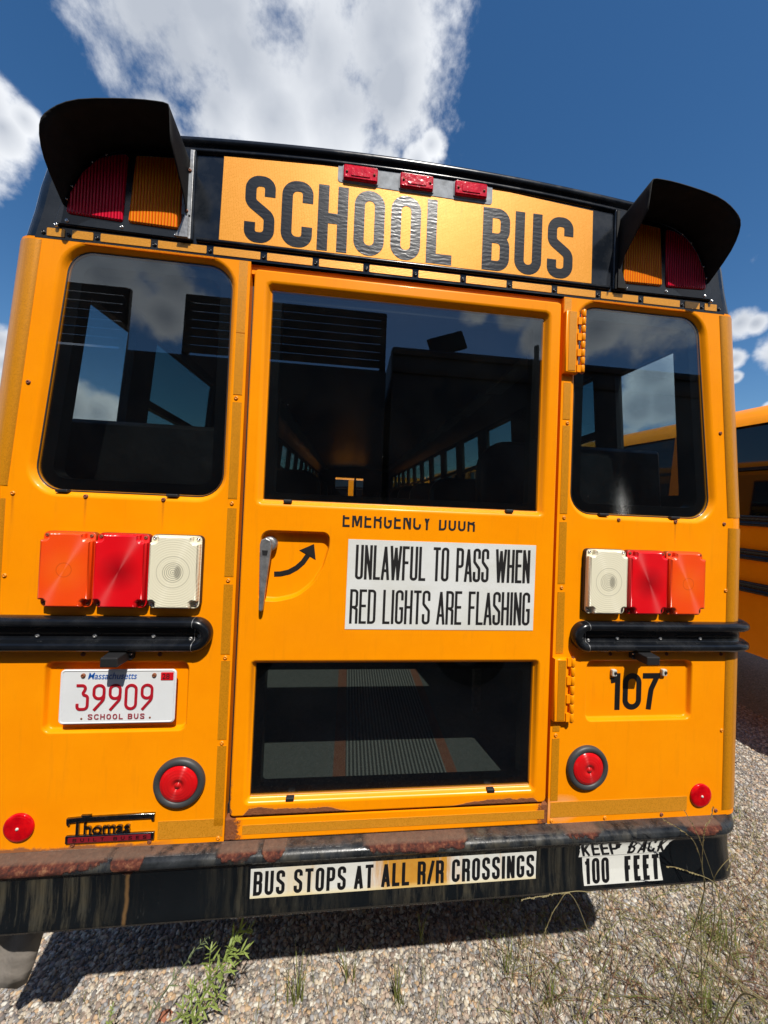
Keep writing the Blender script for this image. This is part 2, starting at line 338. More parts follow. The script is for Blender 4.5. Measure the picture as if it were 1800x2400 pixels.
def bumper_mat():
    t = MT('rusty_black_bumper'); X, Y, Z = t.xyz()
    e = t.noise(26, 8, .72); lo = t.noise(3.4, 4, .6, t.coord((1, 0, 0)), dist=.4)
    dep = None
    for xc, wd, dp_ in ((-1.05, .27, .036), (-.74, .045, .050), (-.45, .06, .018), (-.35, .035, .028), (.02, .12, .020), (.10, .04, .040), (.17, .06, .018), (.60, .07, .010), (1.02, .07, .026)):
        b_ = t.ma('MULTIPLY', t.ma('SUBTRACT', 1, t.ma('POWER', t.ma('ABSOLUTE', t.ma('DIVIDE', t.ma('SUBTRACT', X, xc), wd)), 2.0), clamp=True), dp_)
        dep = b_ if dep is None else t.ma('MAXIMUM', dep, b_)
    edge_ = t.ma('ADD', t.ma('SUBTRACT', .6075, dep), t.ma('MULTIPLY', t.ma('SUBTRACT', e, .5), .050))
    msk = t.ma('MULTIPLY', t.rng(t.ma('SUBTRACT', Z, edge_), -.001, .003), t.rng(dep, .001, .006))
    flat = t.ma('MULTIPLY', t.rng(Z, .6050, .6072), t.ma('MAXIMUM', t.rng(X, -.2, -.5), t.rng(dep, .0, .004, .35, 1))); msk = t.ma('MAXIMUM', msk, t.ma('MULTIPLY', flat, t.rng(t.ma('ADD', e, t.ma('MULTIPLY', lo, .4)), .62, .76)))
    # runs below the rust
    st = t.noise(30, 6, .7, t.coord((1, 1, .05))); fine = t.noise(120, 4, .7, t.coord((1, 1, .06)))
    zone = t.rng(t.noise(2.6, 3, .6, t.coord((1, 0, 0), loc=(3.1, 0, 0))), .42, .60)
    zone = t.ma('MAXIMUM', zone, t.rng(X, -.72, -.85))
    run = t.ma('MULTIPLY', t.rng(st, .46, .64), zone)
    run = t.ma('MULTIPLY', run, t.rng(Z, .425, .60, .55, 1))
    thin = t.ma('MULTIPLY', t.rng(fine, .66, .76), .35)
    rx = t.ma('ADD', t.ma('SUBTRACT', X, t.ma('MULTIPLY', t.ma('SUBTRACT', t.noise(14, 3, .5, t.coord((0, 0, 1))), .5), .02)), .738)
    one = t.rng(t.ma('ABSOLUTE', rx), .002, .007, 1, 0)
    base = t.mix(t.noise(8, 5, .6), (.003, .004, .005), (.009, .011, .013))
    base = t.mix(t.ma('MULTIPLY', run, .85), base, t.mix(t.noise(40, 3), (.11, .085, .045), (.085, .085, .07)))
    base = t.mix(thin, base, (.14, .145, .14))
    base = t.mix(t.ma('MULTIPLY', one, .7), base, (.18, .10, .04))
    speck = t.rng(t.noise(340, 2, .6), .78, .84); base = t.mix(t.ma('MULTIPLY', speck, .6), base, (.35, .35, .33))
    # grey weathered bloom along the roll
    bl = t.ma('MULTIPLY', t.rng(Z, .572, .585), t.rng(t.noise(18, 6, .7), .35, .7)); base = t.mix(t.ma('MULTIPLY', bl, .28), base, (.10, .11, .12))
    rc = t.n('ValToRGB'); el = rc.color_ramp.elements
    el[0].position = .36; el[0].color = (.014, .007, .007, 1); el[1].position = .68; el[1].color = (.24, .11, .055, 1)
    k = el.new(.52); k.color = (.095, .022, .012, 1); t.l(t.noise(55, 8, .75), rc.inputs['Fac'])
    topc = t.mix(t.noise(80, 6, .75), (.07, .038, .025), (.20, .135, .095))
    t.set('Specular IOR Level', .32)
    t.set('Base Color', t.mix(msk, base, t.mix(t.ma('MULTIPLY', t.rng(Z, .603, .6065), .8), rc.outputs['Color'], topc)))
    t.set('Roughness', t.mix(t.ma('MAXIMUM', msk, t.ma('MULTIPLY', run, .5)), t.mix(bl, (.20,)*3, (.30,)*3), (.8,)*3))
    t.bump(t.ma('ADD', t.ma('MULTIPLY', msk, t.ma('ADD', .4, t.noise(130, 6, .75))), t.ma('MULTIPLY', fine, .10)), .8, .0045)
    return t.m
BUMPER = bumper_mat()

def glass(name, tint=(.62, .68, .70), refl=.085, dust=0, speck=False):
    t = MT(name); t.t.nodes.remove(t.b)
    tr = t.n('BsdfTransparent'); gl = t.n('BsdfGlossy'); ms = t.n('MixShader'); lw = t.n('LayerWeight'); lw.inputs['Blend'].default_value = .5
    tr.inputs['Color'].default_value = (*tint, 1); gl.inputs['Roughness'].default_value = .0; gl.inputs['Color'].default_value = (.93, .97, 1, 1)
    t.l(t.ma('ADD', refl, t.ma('MULTIPLY', t.ma('POWER', lw.outputs['Facing'], 5.0), .9), clamp=True), ms.inputs['Fac'])
    t.l(tr.outputs[0], ms.inputs[1]); t.l(gl.outputs[0], ms.inputs[2])
    last = ms.outputs[0]
    if dust:
        df = t.n('BsdfDiffuse'); df.inputs['Color'].default_value = (.5, .5, .48, 1); m2 = t.n('MixShader')
        X, Y, Z = t.xyz()
        f = t.ma('MULTIPLY', t.rng(t.noise(6, 5, .65), .4, .8), dust)
        sc = t.ma('MULTIPLY', t.rng(t.noise(170, 2, .5), .76, .80), t.ma('MULTIPLY', t.rng(t.noise(9, 3), .5, .62), .35))
        f = t.ma('MAXIMUM', f, sc)
        if speck:
            px = t.ma('MULTIPLY', t.ma('SUBTRACT', X, t.ma('ADD', .72, t.ma('MULTIPLY', t.ma('SUBTRACT', 1.85, Z), .10))), 15)
            band = t.ma('SUBTRACT', 1, t.ma('ABSOLUTE', px), clamp=True)
            band = t.ma('MULTIPLY', band, t.ma('MAXIMUM', t.rng(Z, 1.80, 1.66), t.ma('MULTIPLY', t.rng(Z, 2.05, 1.95), .25)))
            s2 = t.rng(t.ma('ADD', t.noise(420, 2, .7), t.ma('MULTIPLY', band, .22)), .70, .80)
            f = t.ma('MAXIMUM', f, t.ma('MULTIPLY', t.ma('MULTIPLY', s2, band), .9))
        t.l(f, m2.inputs['Fac']); t.l(last, m2.inputs[1]); t.l(df.outputs[0], m2.inputs[2]); last = m2.outputs[0]
    t.l(last, t.o.inputs['Surface'])
    return t.m
GLASS = glass('tinted_rear_glass', (.64, .67, .67), dust=.004); GLASS_S = glass('speckled_rear_glass', dust=.004, speck=True); SIDEGLASS = glass('side_window_glass', (.86, .90, .91), .045); TINTGLASS = glass('tinted_side_glass', (.46, .57, .55), .045)
NBGLASS = simple('dark_neighbour_glass', (.004, .005, .007), .04, spec=.6)

def floor_mat():
    t = MT('aisle_floor'); X, Y, Z = t.xyz()
    aisle = t.ma('MULTIPLY', t.rng(X, -.152, -.150), t.rng(X, .197, .195))
    rib = t.ma('SINE', t.ma('MULTIPLY', X, 6.2832/.0135))
    strip = t.ma('MAXIMUM', t.ma('MULTIPLY', t.rng(X, -.194, -.192), t.rng(X, -.150, -.152)), t.ma('MULTIPLY', t.rng(X, .194, .196), t.rng(X, .234, .232)))
    col = t.mix(t.noise(45, 6, .7), (.10, .105, .095), (.22, .225, .20))
    col = t.mix(t.ma('MULTIPLY', aisle, .9), col, t.mix(t.rng(rib, -.3, .3), (.07, .072, .065), (.32, .32, .28)))
    col = t.mix(strip, col, t.mix(t.noise(60, 6, .7), (.24, .06, .02), (.34, .18, .12)))
    t.set('Base Color', col); t.set('Roughness', .7); t.bump(t.ma('MULTIPLY', aisle, rib), .6, .003)
    return t.m
FLOOR = floor_mat()

def ground_mat():
    t = MT('gravel_ground'); X = t.coord((1, 1, 1))
    vo = t.n('TexVoronoi'); vo.inputs['Scale'].default_value = 75; t.l(t.tc.outputs['Object'], vo.inputs['Vector'])
    rc = t.n('ValToRGB'); el = rc.color_ramp.elements
    sep = t.n('SeparateColor'); t.l(vo.outputs['Color'], sep.inputs[0])
    el[0].position = 0; el[0].color = (.12, .11, .10, 1); el[1].position = 1; el[1].color = (.50, .46, .40, 1)
    for p, c in ((.3, (.26, .22, .18, 1)), (.55, (.34, .29, .23, 1)), (.75, (.24, .24, .25, 1)), (.88, (.42, .32, .23, 1))):
        k = el.new(p); k.color = c
    t.l(sep.outputs[0], rc.inputs['Fac'])
    vs = t.n('TexVoronoi'); vs.inputs['Scale'].default_value = 190; t.l(t.tc.outputs['Object'], vs.inputs['Vector'])
    fine = t.mix(t.rng(t.noise(400, 2), .3, .7), (.10, .085, .07), (.36, .31, .25))
    edge = t.rng(vo.outputs['Distance'], .45, .62)
    col = t.mix(edge, rc.outputs['Color'], fine)
    col = t.mix(t.rng(t.noise(1.3, 5, .6), .4, .75, 0, .35), col, (.14, .11, .08))
    t.set('Base Color', col); t.set('Roughness', .9)
    h = t.ma('ADD', t.rng(vo.outputs['Distance'], 0, .6, 1, 0), t.ma('MULTIPLY', t.noise(300, 3), .3))
    t.bump(h, 1.0, .012)
    return t.m
GROUND = ground_mat()
def pebble_mat():
    t = MT('pebbles'); oi = t.n('ObjectInfo')
    rc = t.n('ValToRGB'); rc.color_ramp.interpolation = 'CONSTANT'; el = rc.color_ramp.elements
    cols = [(.42,.36,.29),(.55,.49,.40),(.24,.23,.22),(.60,.51,.38),(.34,.34,.35),(.50,.38,.30),(.72,.68,.59),(.16,.145,.14),(.42,.32,.24),(.56,.38,.22),(.48,.45,.41),(.28,.21,.17)]
    el[0].color = (*cols[0], 1); el[1].position = 1/12; el[1].color = (*cols[1], 1)
    for i in range(2, 12): k = el.new(i/12); k.color = (*cols[i], 1)
    t.l(oi.outputs['Random'], rc.inputs['Fac'])
    t.set('Base Color', t.mix(t.rng(t.noise(160, 4), .3, .75, 0, .5), rc.outputs['Color'], (.14, .12, .10))); t.set('Roughness', .75)
    t.bump(t.noise(200, 3), .4, .002)
    return t.m
PEBBLE = pebble_mat()
def leafm(name, a, b, tr=.35):
    t = MT(name); oi = t.n('ObjectInfo')
    t.set('Base Color', t.mix(t.noise(40, 3), a, b)); t.set('Roughness', .5)
    df = t.n('BsdfTranslucent'); df.inputs['Color'].default_value = (*[min(1, c*1.6) for c in b], 1); ms = t.n('MixShader'); ms.inputs['Fac'].default_value = tr
    t.l(t.b.outputs[0], ms.inputs[1]); t.l(df.outputs[0], ms.inputs[2]); t.l(ms.outputs[0], t.o.inputs['Surface'])
    return t.m
LEAF = leafm('weed_leaf', (.22, .30, .07), (.34, .42, .12)); GRASS = leafm('grass_blade', (.12, .16, .035), (.26, .28, .08))
STALK = leafm('seed_stalk', (.22, .17, .08), (.30, .27, .13), .2); REDSTEM = leafm('red_stem', (.13, .045, .03), (.20, .11, .06), .2)
TREELEAF = leafm('tree_leaf', (.025, .05, .012), (.05, .09, .02), .3); BARK = simple('bark', (.07, .055, .04), .9, bscale=30)

# ================================================================ mesh helpers
class MB:
    def __init__(s): s.v = []; s.f = []; s.sm = []
    def add(s, vs, fs, smooth=False):
        o = len(s.v); s.v += [tuple(v) for v in vs]; s.f += [tuple(i+o for i in f) for f in fs]; s.sm += [smooth]*len(fs)
    def box(s, x0, x1, y0, y1, z0, z1, M=None):
        vs = [Vector((x, y, z)) for x in (x0, x1) for y in (y0, y1) for z in (z0, z1)]
        if M is not None: vs = [M @ v for v in vs]
        s.add(vs, [(0,1,3,2),(4,6,7,5),(0,4,5,1),(2,3,7,6),(0,2,6,4),(1,5,7,3)])
    def loft(s, loops, closed=True, smooth=True, cap0=False, cap1=False):
        n = len(loops[0]); vs = [p for l in loops for p in l]; fs = []
        for i in range(len(loops)-1):
            for j in range(n if closed else n-1):
                k = (j+1) % n; fs.append((i*n+j, i*n+k, (i+1)*n+k, (i+1)*n+j))
        s.add(vs, fs, smooth)
        if cap0: s.cap(loops[0])
        if cap1: s.cap(loops[-1])
    def cap(s, loop): s.add(loop, [tuple(range(len(loop)))])
    def plate(s, outer, holes=(), y=0., flip=False):
        polys = [[Vector((x, z, 0)) for x, z in outer]] + [[Vector((x, z, 0)) for x, z in h] for h in holes]
        tri = tessellate_polygon(polys); flat = [p for q in polys for p in q]
        s.add([(p.x, y, p.y) for p in flat], tri)
    def prism(s, outer, y0, y1, ch=0):
        """solid from y1 (back) to y0 (front), optional chamfer on the front edge"""
        if ch:
            inn = inset(outer, ch)
            s.loft([[(x, y1, z) for x, z in outer], [(x, y0+ch, z) for x, z in outer]], smooth=False)
            s.loft([[(x, y0+ch, z) for x, z in outer], [(x, y0+ch*.3, z) for x, z in inset(outer, ch*.3)], [(x, y0, z) for x, z in inn]], smooth=True)
            s.plate(inn, y=y0)
        else:
            s.loft([[(x, y1, z) for x, z in outer], [(x, y0, z) for x, z in outer]], smooth=False); s.plate(outer, y=y0)
        s.plate(outer, y=y1)
    def tube(s, path, r, n=8, cap=True):
        loops = []; pts = [Vector(p) for p in path]
        up = Vector((0, 0, 1))
        for i, p in enumerate(pts):
            d = (pts[min(i+1, len(pts)-1)]-pts[max(i-1, 0)]).normalized()
            a = d.cross(up)
            if a.length < .05: a = d.cross(Vector((1, 0, 0)))
            a.normalize(); b = d.cross(a)
            rr = r[i] if isinstance(r, (list, tuple)) else r
            loops.append([p+(a*math.cos(t)+b*math.sin(t))*rr for t in [2*math.pi*k/n for k in range(n)]])
        s.loft(loops, cap0=cap, cap1=cap)
    def lathe(s, prof, c, axis='Y', n=40, a0=0, a1=360):
        """prof: list of (radius, offset along axis)"""
        full = a1-a0 >= 360; k = n if full else n+1; loops = []
        for i in range(k):
            a = R(a0+(a1-a0)*i/n); ca, sa = math.cos(a), math.sin(a)
            if axis == 'Y': loops.append([(c[0]+r*ca, c[1]+o, c[2]+r*sa) for r, o in prof])
            elif axis == 'Z': loops.append([(c[0]+r*ca, c[1]+r*sa, c[2]+o) for r, o in prof])
            else: loops.append([(c[0]+o, c[1]+r*ca, c[2]+r*sa) for r, o in prof])
        if full: loops.append(loops[0])
        s.loft(loops, closed=False)
    def mesh(s, name, mats, fm=None):
        me = bpy.data.meshes.new(name); me.from_pydata(s.v, [], s.f); me.validate()
        for i, p in enumerate(me.polygons):
            if i < len(s.sm): p.use_smooth = s.sm[i]
        for q in (mats if isinstance(mats, (list, tuple)) else [mats]): me.materials.append(q)
        bm = bmesh.new(); bm.from_mesh(me); bmesh.ops.recalc_face_normals(bm, faces=bm.faces); bm.to_mesh(me); bm.free()
        return me
    def build(s, name, mat, parent=None, bevel=0, seg=2, loc=None):
        me = s.mesh(name, mat)
        return link(name, me, parent, bevel, seg, loc)
def link(name, me, parent=None, bevel=0, seg=2, loc=None):
    o = bpy.data.objects.new(name, me); COL.objects.link(o)
    if parent is not None: o.parent = parent
    if loc is not None: o.location = loc
    if bevel:
        b = o.modifiers.new('bevel', 'BEVEL'); b.width = bevel; b.segments = seg; b.limit_method = 'ANGLE'; b.angle_limit = R(40)
    return o
def area2(p): return sum(p[i][0]*p[(i+1) % len(p)][1]-p[(i+1) % len(p)][0]*p[i][1] for i in range(len(p)))
def inset(poly, d):
    """inset a CCW or CW closed 2-d polygon by d (negative = outset)"""
    n = len(poly); sg = 1 if area2(poly) > 0 else -1; out = []
    for i in range(n):
        a, b, c = Vector(poly[i-1]), Vector(poly[i]), Vector(poly[(i+1) % n])
        e1 = (b-a); e2 = (c-b)
        if e1.length < 1e-9 or e2.length < 1e-9: out.append(tuple(b)); continue
        e1.normalize(); e2.normalize()
        n1 = Vector((-e1.y, e1.x))*sg; n2 = Vector((-e2.y, e2.x))*sg; m_ = n1+n2
        if m_.length < 1e-6: m_ = n1
        m_.normalize(); k = max(.35, m_.dot(n1)); out.append(tuple(b+m_*(d/k)))
    return out
def rpoly(pts, r, n=6):
    """round the corners of a 2-d polygon; r may be a list"""
    out = []; N_ = len(pts)
    for i in range(N_):
        a, b, c = Vector(pts[i-1]), Vector(pts[i]), Vector(pts[(i+1) % N_]); rr = r[i] if isinstance(r, (list, tuple)) else r
        if rr < 1e-5: out.append(tuple(b)); continue
        u = (a-b); v = (c-b); lu, lv = u.length, v.length; u.normalize(); v.normalize()
        ang = math.acos(max(-1, min(1, u.dot(v)))); 
        if ang > math.pi-.02: out.append(tuple(b)); continue
        t = min(rr/math.tan(ang/2), lu*.49, lv*.49); rr = t*math.tan(ang/2)
        cen = b+(u+v).normalized()*(rr/math.sin(ang/2)); p0 = b+u*t-cen; p1 = b+v*t-cen
        a0 = math.atan2(p0.y, p0.x); a1 = math.atan2(p1.y, p1.x); da = (a1-a0+math.pi) % (2*math.pi)-math.pi
        for k in range(n+1): q = a0+da*k/n; out.append((cen.x+rr*math.cos(q), cen.y+rr*math.sin(q)))
    return out
def rect(x0, x1, z0, z1, r=0, n=5):
    p = [(x0, z0), (x1, z0), (x1, z1), (x0, z1)]
    return rpoly(p, r, n) if r else p
def ring(mb, outer, prof):
    """prof: list of (inset, y)"""
    mb.loft([[(x, y, z) for x, z in inset(outer, d)] for d, y in prof])
def empty(name, label, cat, loc=(0,0,0), group=None, rot=None):
    o = bpy.data.objects.new(name, None); COL.objects.link(o); o.location = loc; o.empty_display_size = .2
    o['label'] = label; o['category'] = cat
    if group: o['group'] = group
    if rot: o.rotation_euler = rot
    return o
def tag(o, label, cat, group=None):
    o['label'] = label; o['category'] = cat
    if group: o['group'] = group
    return o
def sh(p): return (p[0], p[1], p[2]+.05*max(0, p[1]))

# ---------------------------------------------------------------- lettering (stroke alphabet)
def glyph(ch, w, t):
    a = t/2; x0, x1, z0, z1 = a, w-a, a, 1-a; xm = w/2; rr = min((w-t)/2, .32)
    def c(pts, r=0): # open path with rounded inner corners
        if r <= 0 or len(pts) < 3: return (pts, False)
        q = rpoly(pts, [0]+[r]*(len(pts)-2)+[0], 7); return (q, False)
    def cl(pts, r): return (rpoly(pts, r, 7), True)
    G = {
    'O': [cl([(x0,z0),(x1,z0),(x1,z1),(x0,z1)], rr)], '0': [cl([(x0,z0),(x1,z0),(x1,z1),(x0,z1)], rr)],
    'C': [c([(x1,.68),(x1,z1),(x0,z1),(x0,z0),(x1,z0),(x1,.32)], rr)],
    'G': [c([(x1,.70),(x1,z1),(x0,z1),(x0,z0),(x1,z0),(x1,.50-a),], rr), c([(x1+a,.50-a),(xm,.50-a)])],
    'S': [c([(x1,.70),(x1,z1),(x0,z1),(x0,.60),(x1,.40),(x1,z0),(x0,z0),(x0,.30)], rr*.92)],
    'H': [c([(x0,0),(x0,1)]), c([(x1,0),(x1,1)]), c([(x0,.5),(x1,.5)])],
    'L': [c([(x0,1),(x0,0)]), c([(0,a),(w,a)])], 'I': [c([(xm,0),(xm,1)])],
    'B': [c([(x0,0),(x0,1)]), c([(0,z1),(x1,z1),(x1,.52),(0,.52)], rr*.9), c([(0,.52),(x1,.52),(x1,z0),(0,z0)], rr*.9)],
    'U': [c([(x0,1),(x0,z0),(x1,z0),(x1,1)], rr)], 'D': [c([(x0,0),(x0,1)]), c([(0,z1),(x1,z1),(x1,z0),(0,z0)], rr)],
    'P': [c([(x0,0),(x0,1)]), c([(0,z1),(x1,z1),(x1,.45),(0,.45)], rr*.9)],
    'R': [c([(x0,0),(x0,1)]), c([(0,z1),(x1,z1),(x1,.48),(0,.48)], rr*.9), c([(xm*.9,.48),(x1,.42),(x1,0)], rr*.4)],
    'N': [c([(x0,0),(x0,1)]), c([(x1,0),(x1,1)]), c([(x0,.97),(x1,.03)])],
    'M': [c([(x0,0),(x0,1)]), c([(x1,0),(x1,1)]), c([(x0,.97),(xm,.08)]), c([(x1,.97),(xm,.08)])],
    'W': [c([(x0*.6,1),(w*.28,0)]), c([(w*.28,0),(xm,.95)]), c([(xm,.95),(w*.72,0)]), c([(w*.72,0),(w-x0*.6,1)])],
    'A': [c([(x0*.7,0),(xm,.97)]), c([(w-x0*.7,0),(xm,.97)]), c([(w*.25,.27),(w*.75,.27)])],
    'E': [c([(x0,0),(x0,1)]), c([(0,z1),(w,z1)]), c([(0,.52),(w*.92,.52)]), c([(0,z0),(w,z0)])],
    'F': [c([(x0,0),(x0,1)]), c([(0,z1),(w,z1)]), c([(0,.52),(w*.9,.52)])],
    'T': [c([(xm,0),(xm,1)]), c([(0,z1),(w,z1)])], 'K': [c([(x0,0),(x0,1)]), c([(x0,.36),(x1,1)]), c([(w*.34,.52),(x1,0)])],
    'Y': [c([(x0*.6,1),(xm,.42)]), c([(w-x0*.6,1),(xm,.42)]), c([(xm,.45),(xm,0)])], '/': [c([(w*.1,0),(w*.9,1)])],
    '1': [c([(w*.62,0),(w*.62,1)]), c([(w*.62,.90),(w*.42,.82),(w*.12,.80)], .1)],
    '7': [c([(0,z1),(w,z1)]), c([(x1,z1),(w*.5,.55),(w*.36,0)], .3)],
    '2': [c([(x0,.70),(x0,z1),(x1,z1),(x1,.58),(x0,z0+.02)], rr), c([(0,z0),(w,z0)])],
    '3': [c([(0,z1),(x1-.02,z1),(xm*.9,.60),(x1,.56),(x1,z0),(x0,z0),(x0,.26)], rr*.8)],
    '8': [cl([(x0,.52),(x1,.52),(x1,z1),(x0,z1)], rr*.85), cl([(x0,z0),(x1,z0),(x1,.52),(x0,.52)], rr*.9)],
    '9': [cl([(x0,.45),(x1,.45),(x1,z1),(x0,z1)], rr*.95), c([(x1,.72),(x1,.42),(w*.15,.0)], .25)],
    }
    return G[ch]
def ribbon(mb, pts, closed, t, X, Z, sx, sz, y, cut=None, yf=None):
    P = [Vector(p) for p in pts]; q = []
    for p in P:
        if not q or (p-q[-1]).length > 1e-5: q.append(p)
    if closed and (q[0]-q[-1]).length < 1e-5: q.pop()
    n = len(q); Lh = []; Rh = []
    for i in range(n):
        if closed: a, b, c = q[i-1], q[i], q[(i+1) % n]
        else: a, b, c = q[max(i-1, 0)], q[i], q[min(i+1, n-1)]
        e1 = (b-a) if (b-a).length > 0 else (c-b); e2 = (c-b) if (c-b).length > 0 else (b-a)
        e1 = e1.normalized(); e2 = e2.normalized(); n1 = Vector((-e1.y, e1.x)); n2 = Vector((-e2.y, e2.x)); m_ = (n1+n2).normalized()
        k = max(.5, m_.dot(n1)); d = m_*(t/2/k); Lh.append(b+d); Rh.append(b-d)
    def tr(p):
        z = Z+p.y*sz; x = X+p.x*sx
        return (x, yf(z) + y if yf else y, z)
    L_ = [tr(p) for p in Lh]; R_ = [tr(p) for p in Rh]
    if closed: L_.append(L_[0]); R_.append(R_[0])
    mb.loft([L_, R_], closed=False, smooth=False)
def word(mb, text, x0, x1, z0, z1, y, gw=.5, t=.17, gap=.16, space=.34, widths=None, yf=None, cutabove=None):
    """fit text between x0 and x1; gw = glyph width in units of the height"""
    rel = {'I': .36, 'M': 1.25, 'W': 1.4, 'L': .9, 'E': .9, 'F': .88, '/': .7, '1': .72, 'T': .95, ' ': 0}
    H = z1-z0; pen = 0; items = []
    for ch in text:
        if ch == ' ': pen += space; continue
        wd = gw*rel.get(ch, 1); wd = max(wd, t)
        items.append((ch, pen, wd)); pen += wd+gap
    tot = pen-gap; k = (x1-x0)/tot
    yy = y
    for ch, px, wd in items:
        # glyph built in units of the height, horizontally in real proportion
        wreal = wd*k/H
        for pts, cl in glyph(ch, wreal, t):
            ribbon(mb, pts, cl, t, x0+px*k, z0, H, H, yy, yf=yf); yy -= .00002
def font(text, x, z, size, mat, parent, y=-.001, name='lettering', sx=1, shear=0, bold=0, ext=0, space=1.0):
    c = bpy.data.curves.new(name, 'FONT'); c.body = text; c.size = size; c.shear = shear; c.offset = bold; c.extrude = ext; c.space_character = space
    o = bpy.data.objects.new(name+'_tmp', c); COL.objects.link(o)
    dg = bpy.context.evaluated_depsgraph_get(); me = bpy.data.meshes.new_from_object(o.evaluated_get(dg))
    bpy.data.objects.remove(o); bpy.data.curves.remove(c)
    for v in me.vertices: v.co = Vector((x+v.co.x*sx, y-v.co.z, z+v.co.y))
    me.materials.clear(); me.materials.append(mat); me.name = name
    return link(name, me, parent)

# ================================================================ ground
def ground_z(xw, yw): return GW
GW = (W @ Vector((0, .4, -.28))).z
mb = MB(); mb.add([(-300, -300, GW), (300, -300, GW), (300, 300, GW), (-300, 300, GW)], [(0, 1, 2, 3)])
g = mb.build('gravel_ground', GROUND); g['kind'] = 'structure'

# ================================================================ THE BUS
bus = empty('school_bus', 'yellow school bus seen from behind with black hooded lamps and the number 107', 'bus')
bus.matrix_world = W
def P(name, mat, mb_, parent=bus, **k): return mb_.build(name, mat, parent, **k)
# outline of the rear: half profile (x, z), from the bottom up
HALF = [(1.145, .607), (1.145, 1.2), (1.142, 1.6), (1.089, 2.325)]
TOPH = [(1.089, 2.325), (1.071, 2.40), (1.059, 2.47), (1.042, 2.54), (1.005, 2.588), (.94, 2.616), (.80, 2.633), (.6, 2.650), (.3, 2.664), (0, 2.668)]
def outl(half):
    return [(x, z) for x, z in half] + [(-x, z) for x, z in reversed(half) if x > 1e-6]
def normals(pl, closed=False):
    out = []
    for i in range(len(pl)):
        a = Vector(pl[max(i-1, 0)]); b = Vector(pl[min(i+1, len(pl)-1)]); d = (b-a).normalized(); out.append((d.y, -d.x))
    return out
CR = .075
def corner_loops(half, steps=8, yend=None, out=0, th0=0, th1=90):
    nn_ = normals(half); L_ = []
    for k in range(steps+1):
        th = R(th0+(th1-th0)*k/steps)
        L_.append([(x+nx*((CR+out)*math.sin(th)), CR-(CR+out)*math.cos(th), z+nz_*((CR+out)*math.sin(th))) for (x, z), (nx, nz_) in zip(half, nn_)])
    return L_
# --- side walls with window openings, and roof
WIN = [(.23, .545, 1.70, 2.305)] + [(.70, 1.42, 1.70, 2.36)] + [(1.67+.74*k, 2.19+.74*k, 1.70, 2.36) for k in range(11)]
for sgn in (1, -1):
    mb = MB()
    nn_ = normals(HALF)
    def sx_(z):
        return (1.145 if z < 1.2 else 1.145-.003*(z-1.2)/.4 if z < 1.6 else 1.142-(z-1.6)*.053/.725)+CR
    # rounded corner + wall panel pieces around openings
    mb.loft([[(p[0]*sgn, p[1], p[2]) for p in l] for l in corner_loops(HALF)], closed=False)
    ys = sorted(set([CR]+[v for w_ in WIN for v in w_[:2]]+[10.2]))
    def q(y0, y1, z0, z1):
        mb.add([(sgn*sx_(z0), y0, z0+.05*y0), (sgn*sx_(z0), y1, z0+.05*y1), (sgn*sx_(z1), y1, z1+.05*y1), (sgn*sx_(z1), y0, z1+.05*y0)], [(0, 1, 2, 3)])
    for i in range(len(ys)-1):
        y0, y1 = ys[i], ys[i+1]; hit = [w_ for w_ in WIN if w_[0] <= y0+1e-6 and w_[1] >= y1-1e-6]
        q(y0, y1, .607, 1.6)
        if hit: q(y0, y1, 1.6, hit[0][2]); q(y0, y1, hit[0][3], 2.325+.12)
        else: q(y0, y1, 1.6, 2.325+.12)
    side = P('body_side', Y_BODY, mb)
# roof (yellow) and rear cap (black)
full = outl(TOPH); fn = normals(full)
capL = []
for k in range(9):
    th = R(90*k/8); capL.append([(x+nx*.05*math.sin(th), .05-.05*math.cos(th), z+nz_*.05*math.sin(th)) for (x, z), (nx, nz_) in zip(full, fn)])
ext_ = [(x+nx*.055, z+nz_*.055) for (x, z), (nx, nz_) in zip(full, fn)]
capL.append([(x, .38, z+.02) for x, z in ext_])
mb = MB(); mb.loft(capL, closed=False)
fp = [(x, z) for x, z in full]; mb.plate(fp, y=0.0)
mb.loft([[(x, .0, z) for x, z in ((-1.089, 2.3225), (1.089, 2.3225))], [(x, 0, z) for x, z in ((-1.089, 2.325), (1.089, 2.325))]], closed=False, smooth=False)
cap_o = P('rear_cap', BLK_GLOSS, mb)
mb = MB(); mb.loft([[(x*1.01, .38, z+.025) for x, z in ext_], [(x*1.01, 10.2, z+.52) for x, z in ext_]], closed=False)
P('roof', Y_BODY, mb)
# roof roll: the rounded black drip rail above the sign
def arch(x): return 2.668-.0 - .062*(abs(x)/1.0)**2.0
mb = MB()
prof = [(.000, -.001), (.002, -.006), (.008, -.0085), (.013, -.0065), (.0155, -.0055), (.019, -.0105), (.027, -.0155), (.036, -.0155), (.044, -.009), (.049, .002), (.052, .012), (.053, .03)]
xs = [-.98+1.96*i/48 for i in range(49)]
mb.loft([[(x, yy, arch(x)-.018+dz) for dz, yy in prof] for x in xs], closed=False)
P('roof_roll', BLK_RAIL, mb)
# bead between the sign and the tape band
mb = MB(); mb.tube([(-.655, -.002, 2.3655), (.655, -.002, 2.3655)], .007, 10); P('bead', BLK_RAIL, mb)

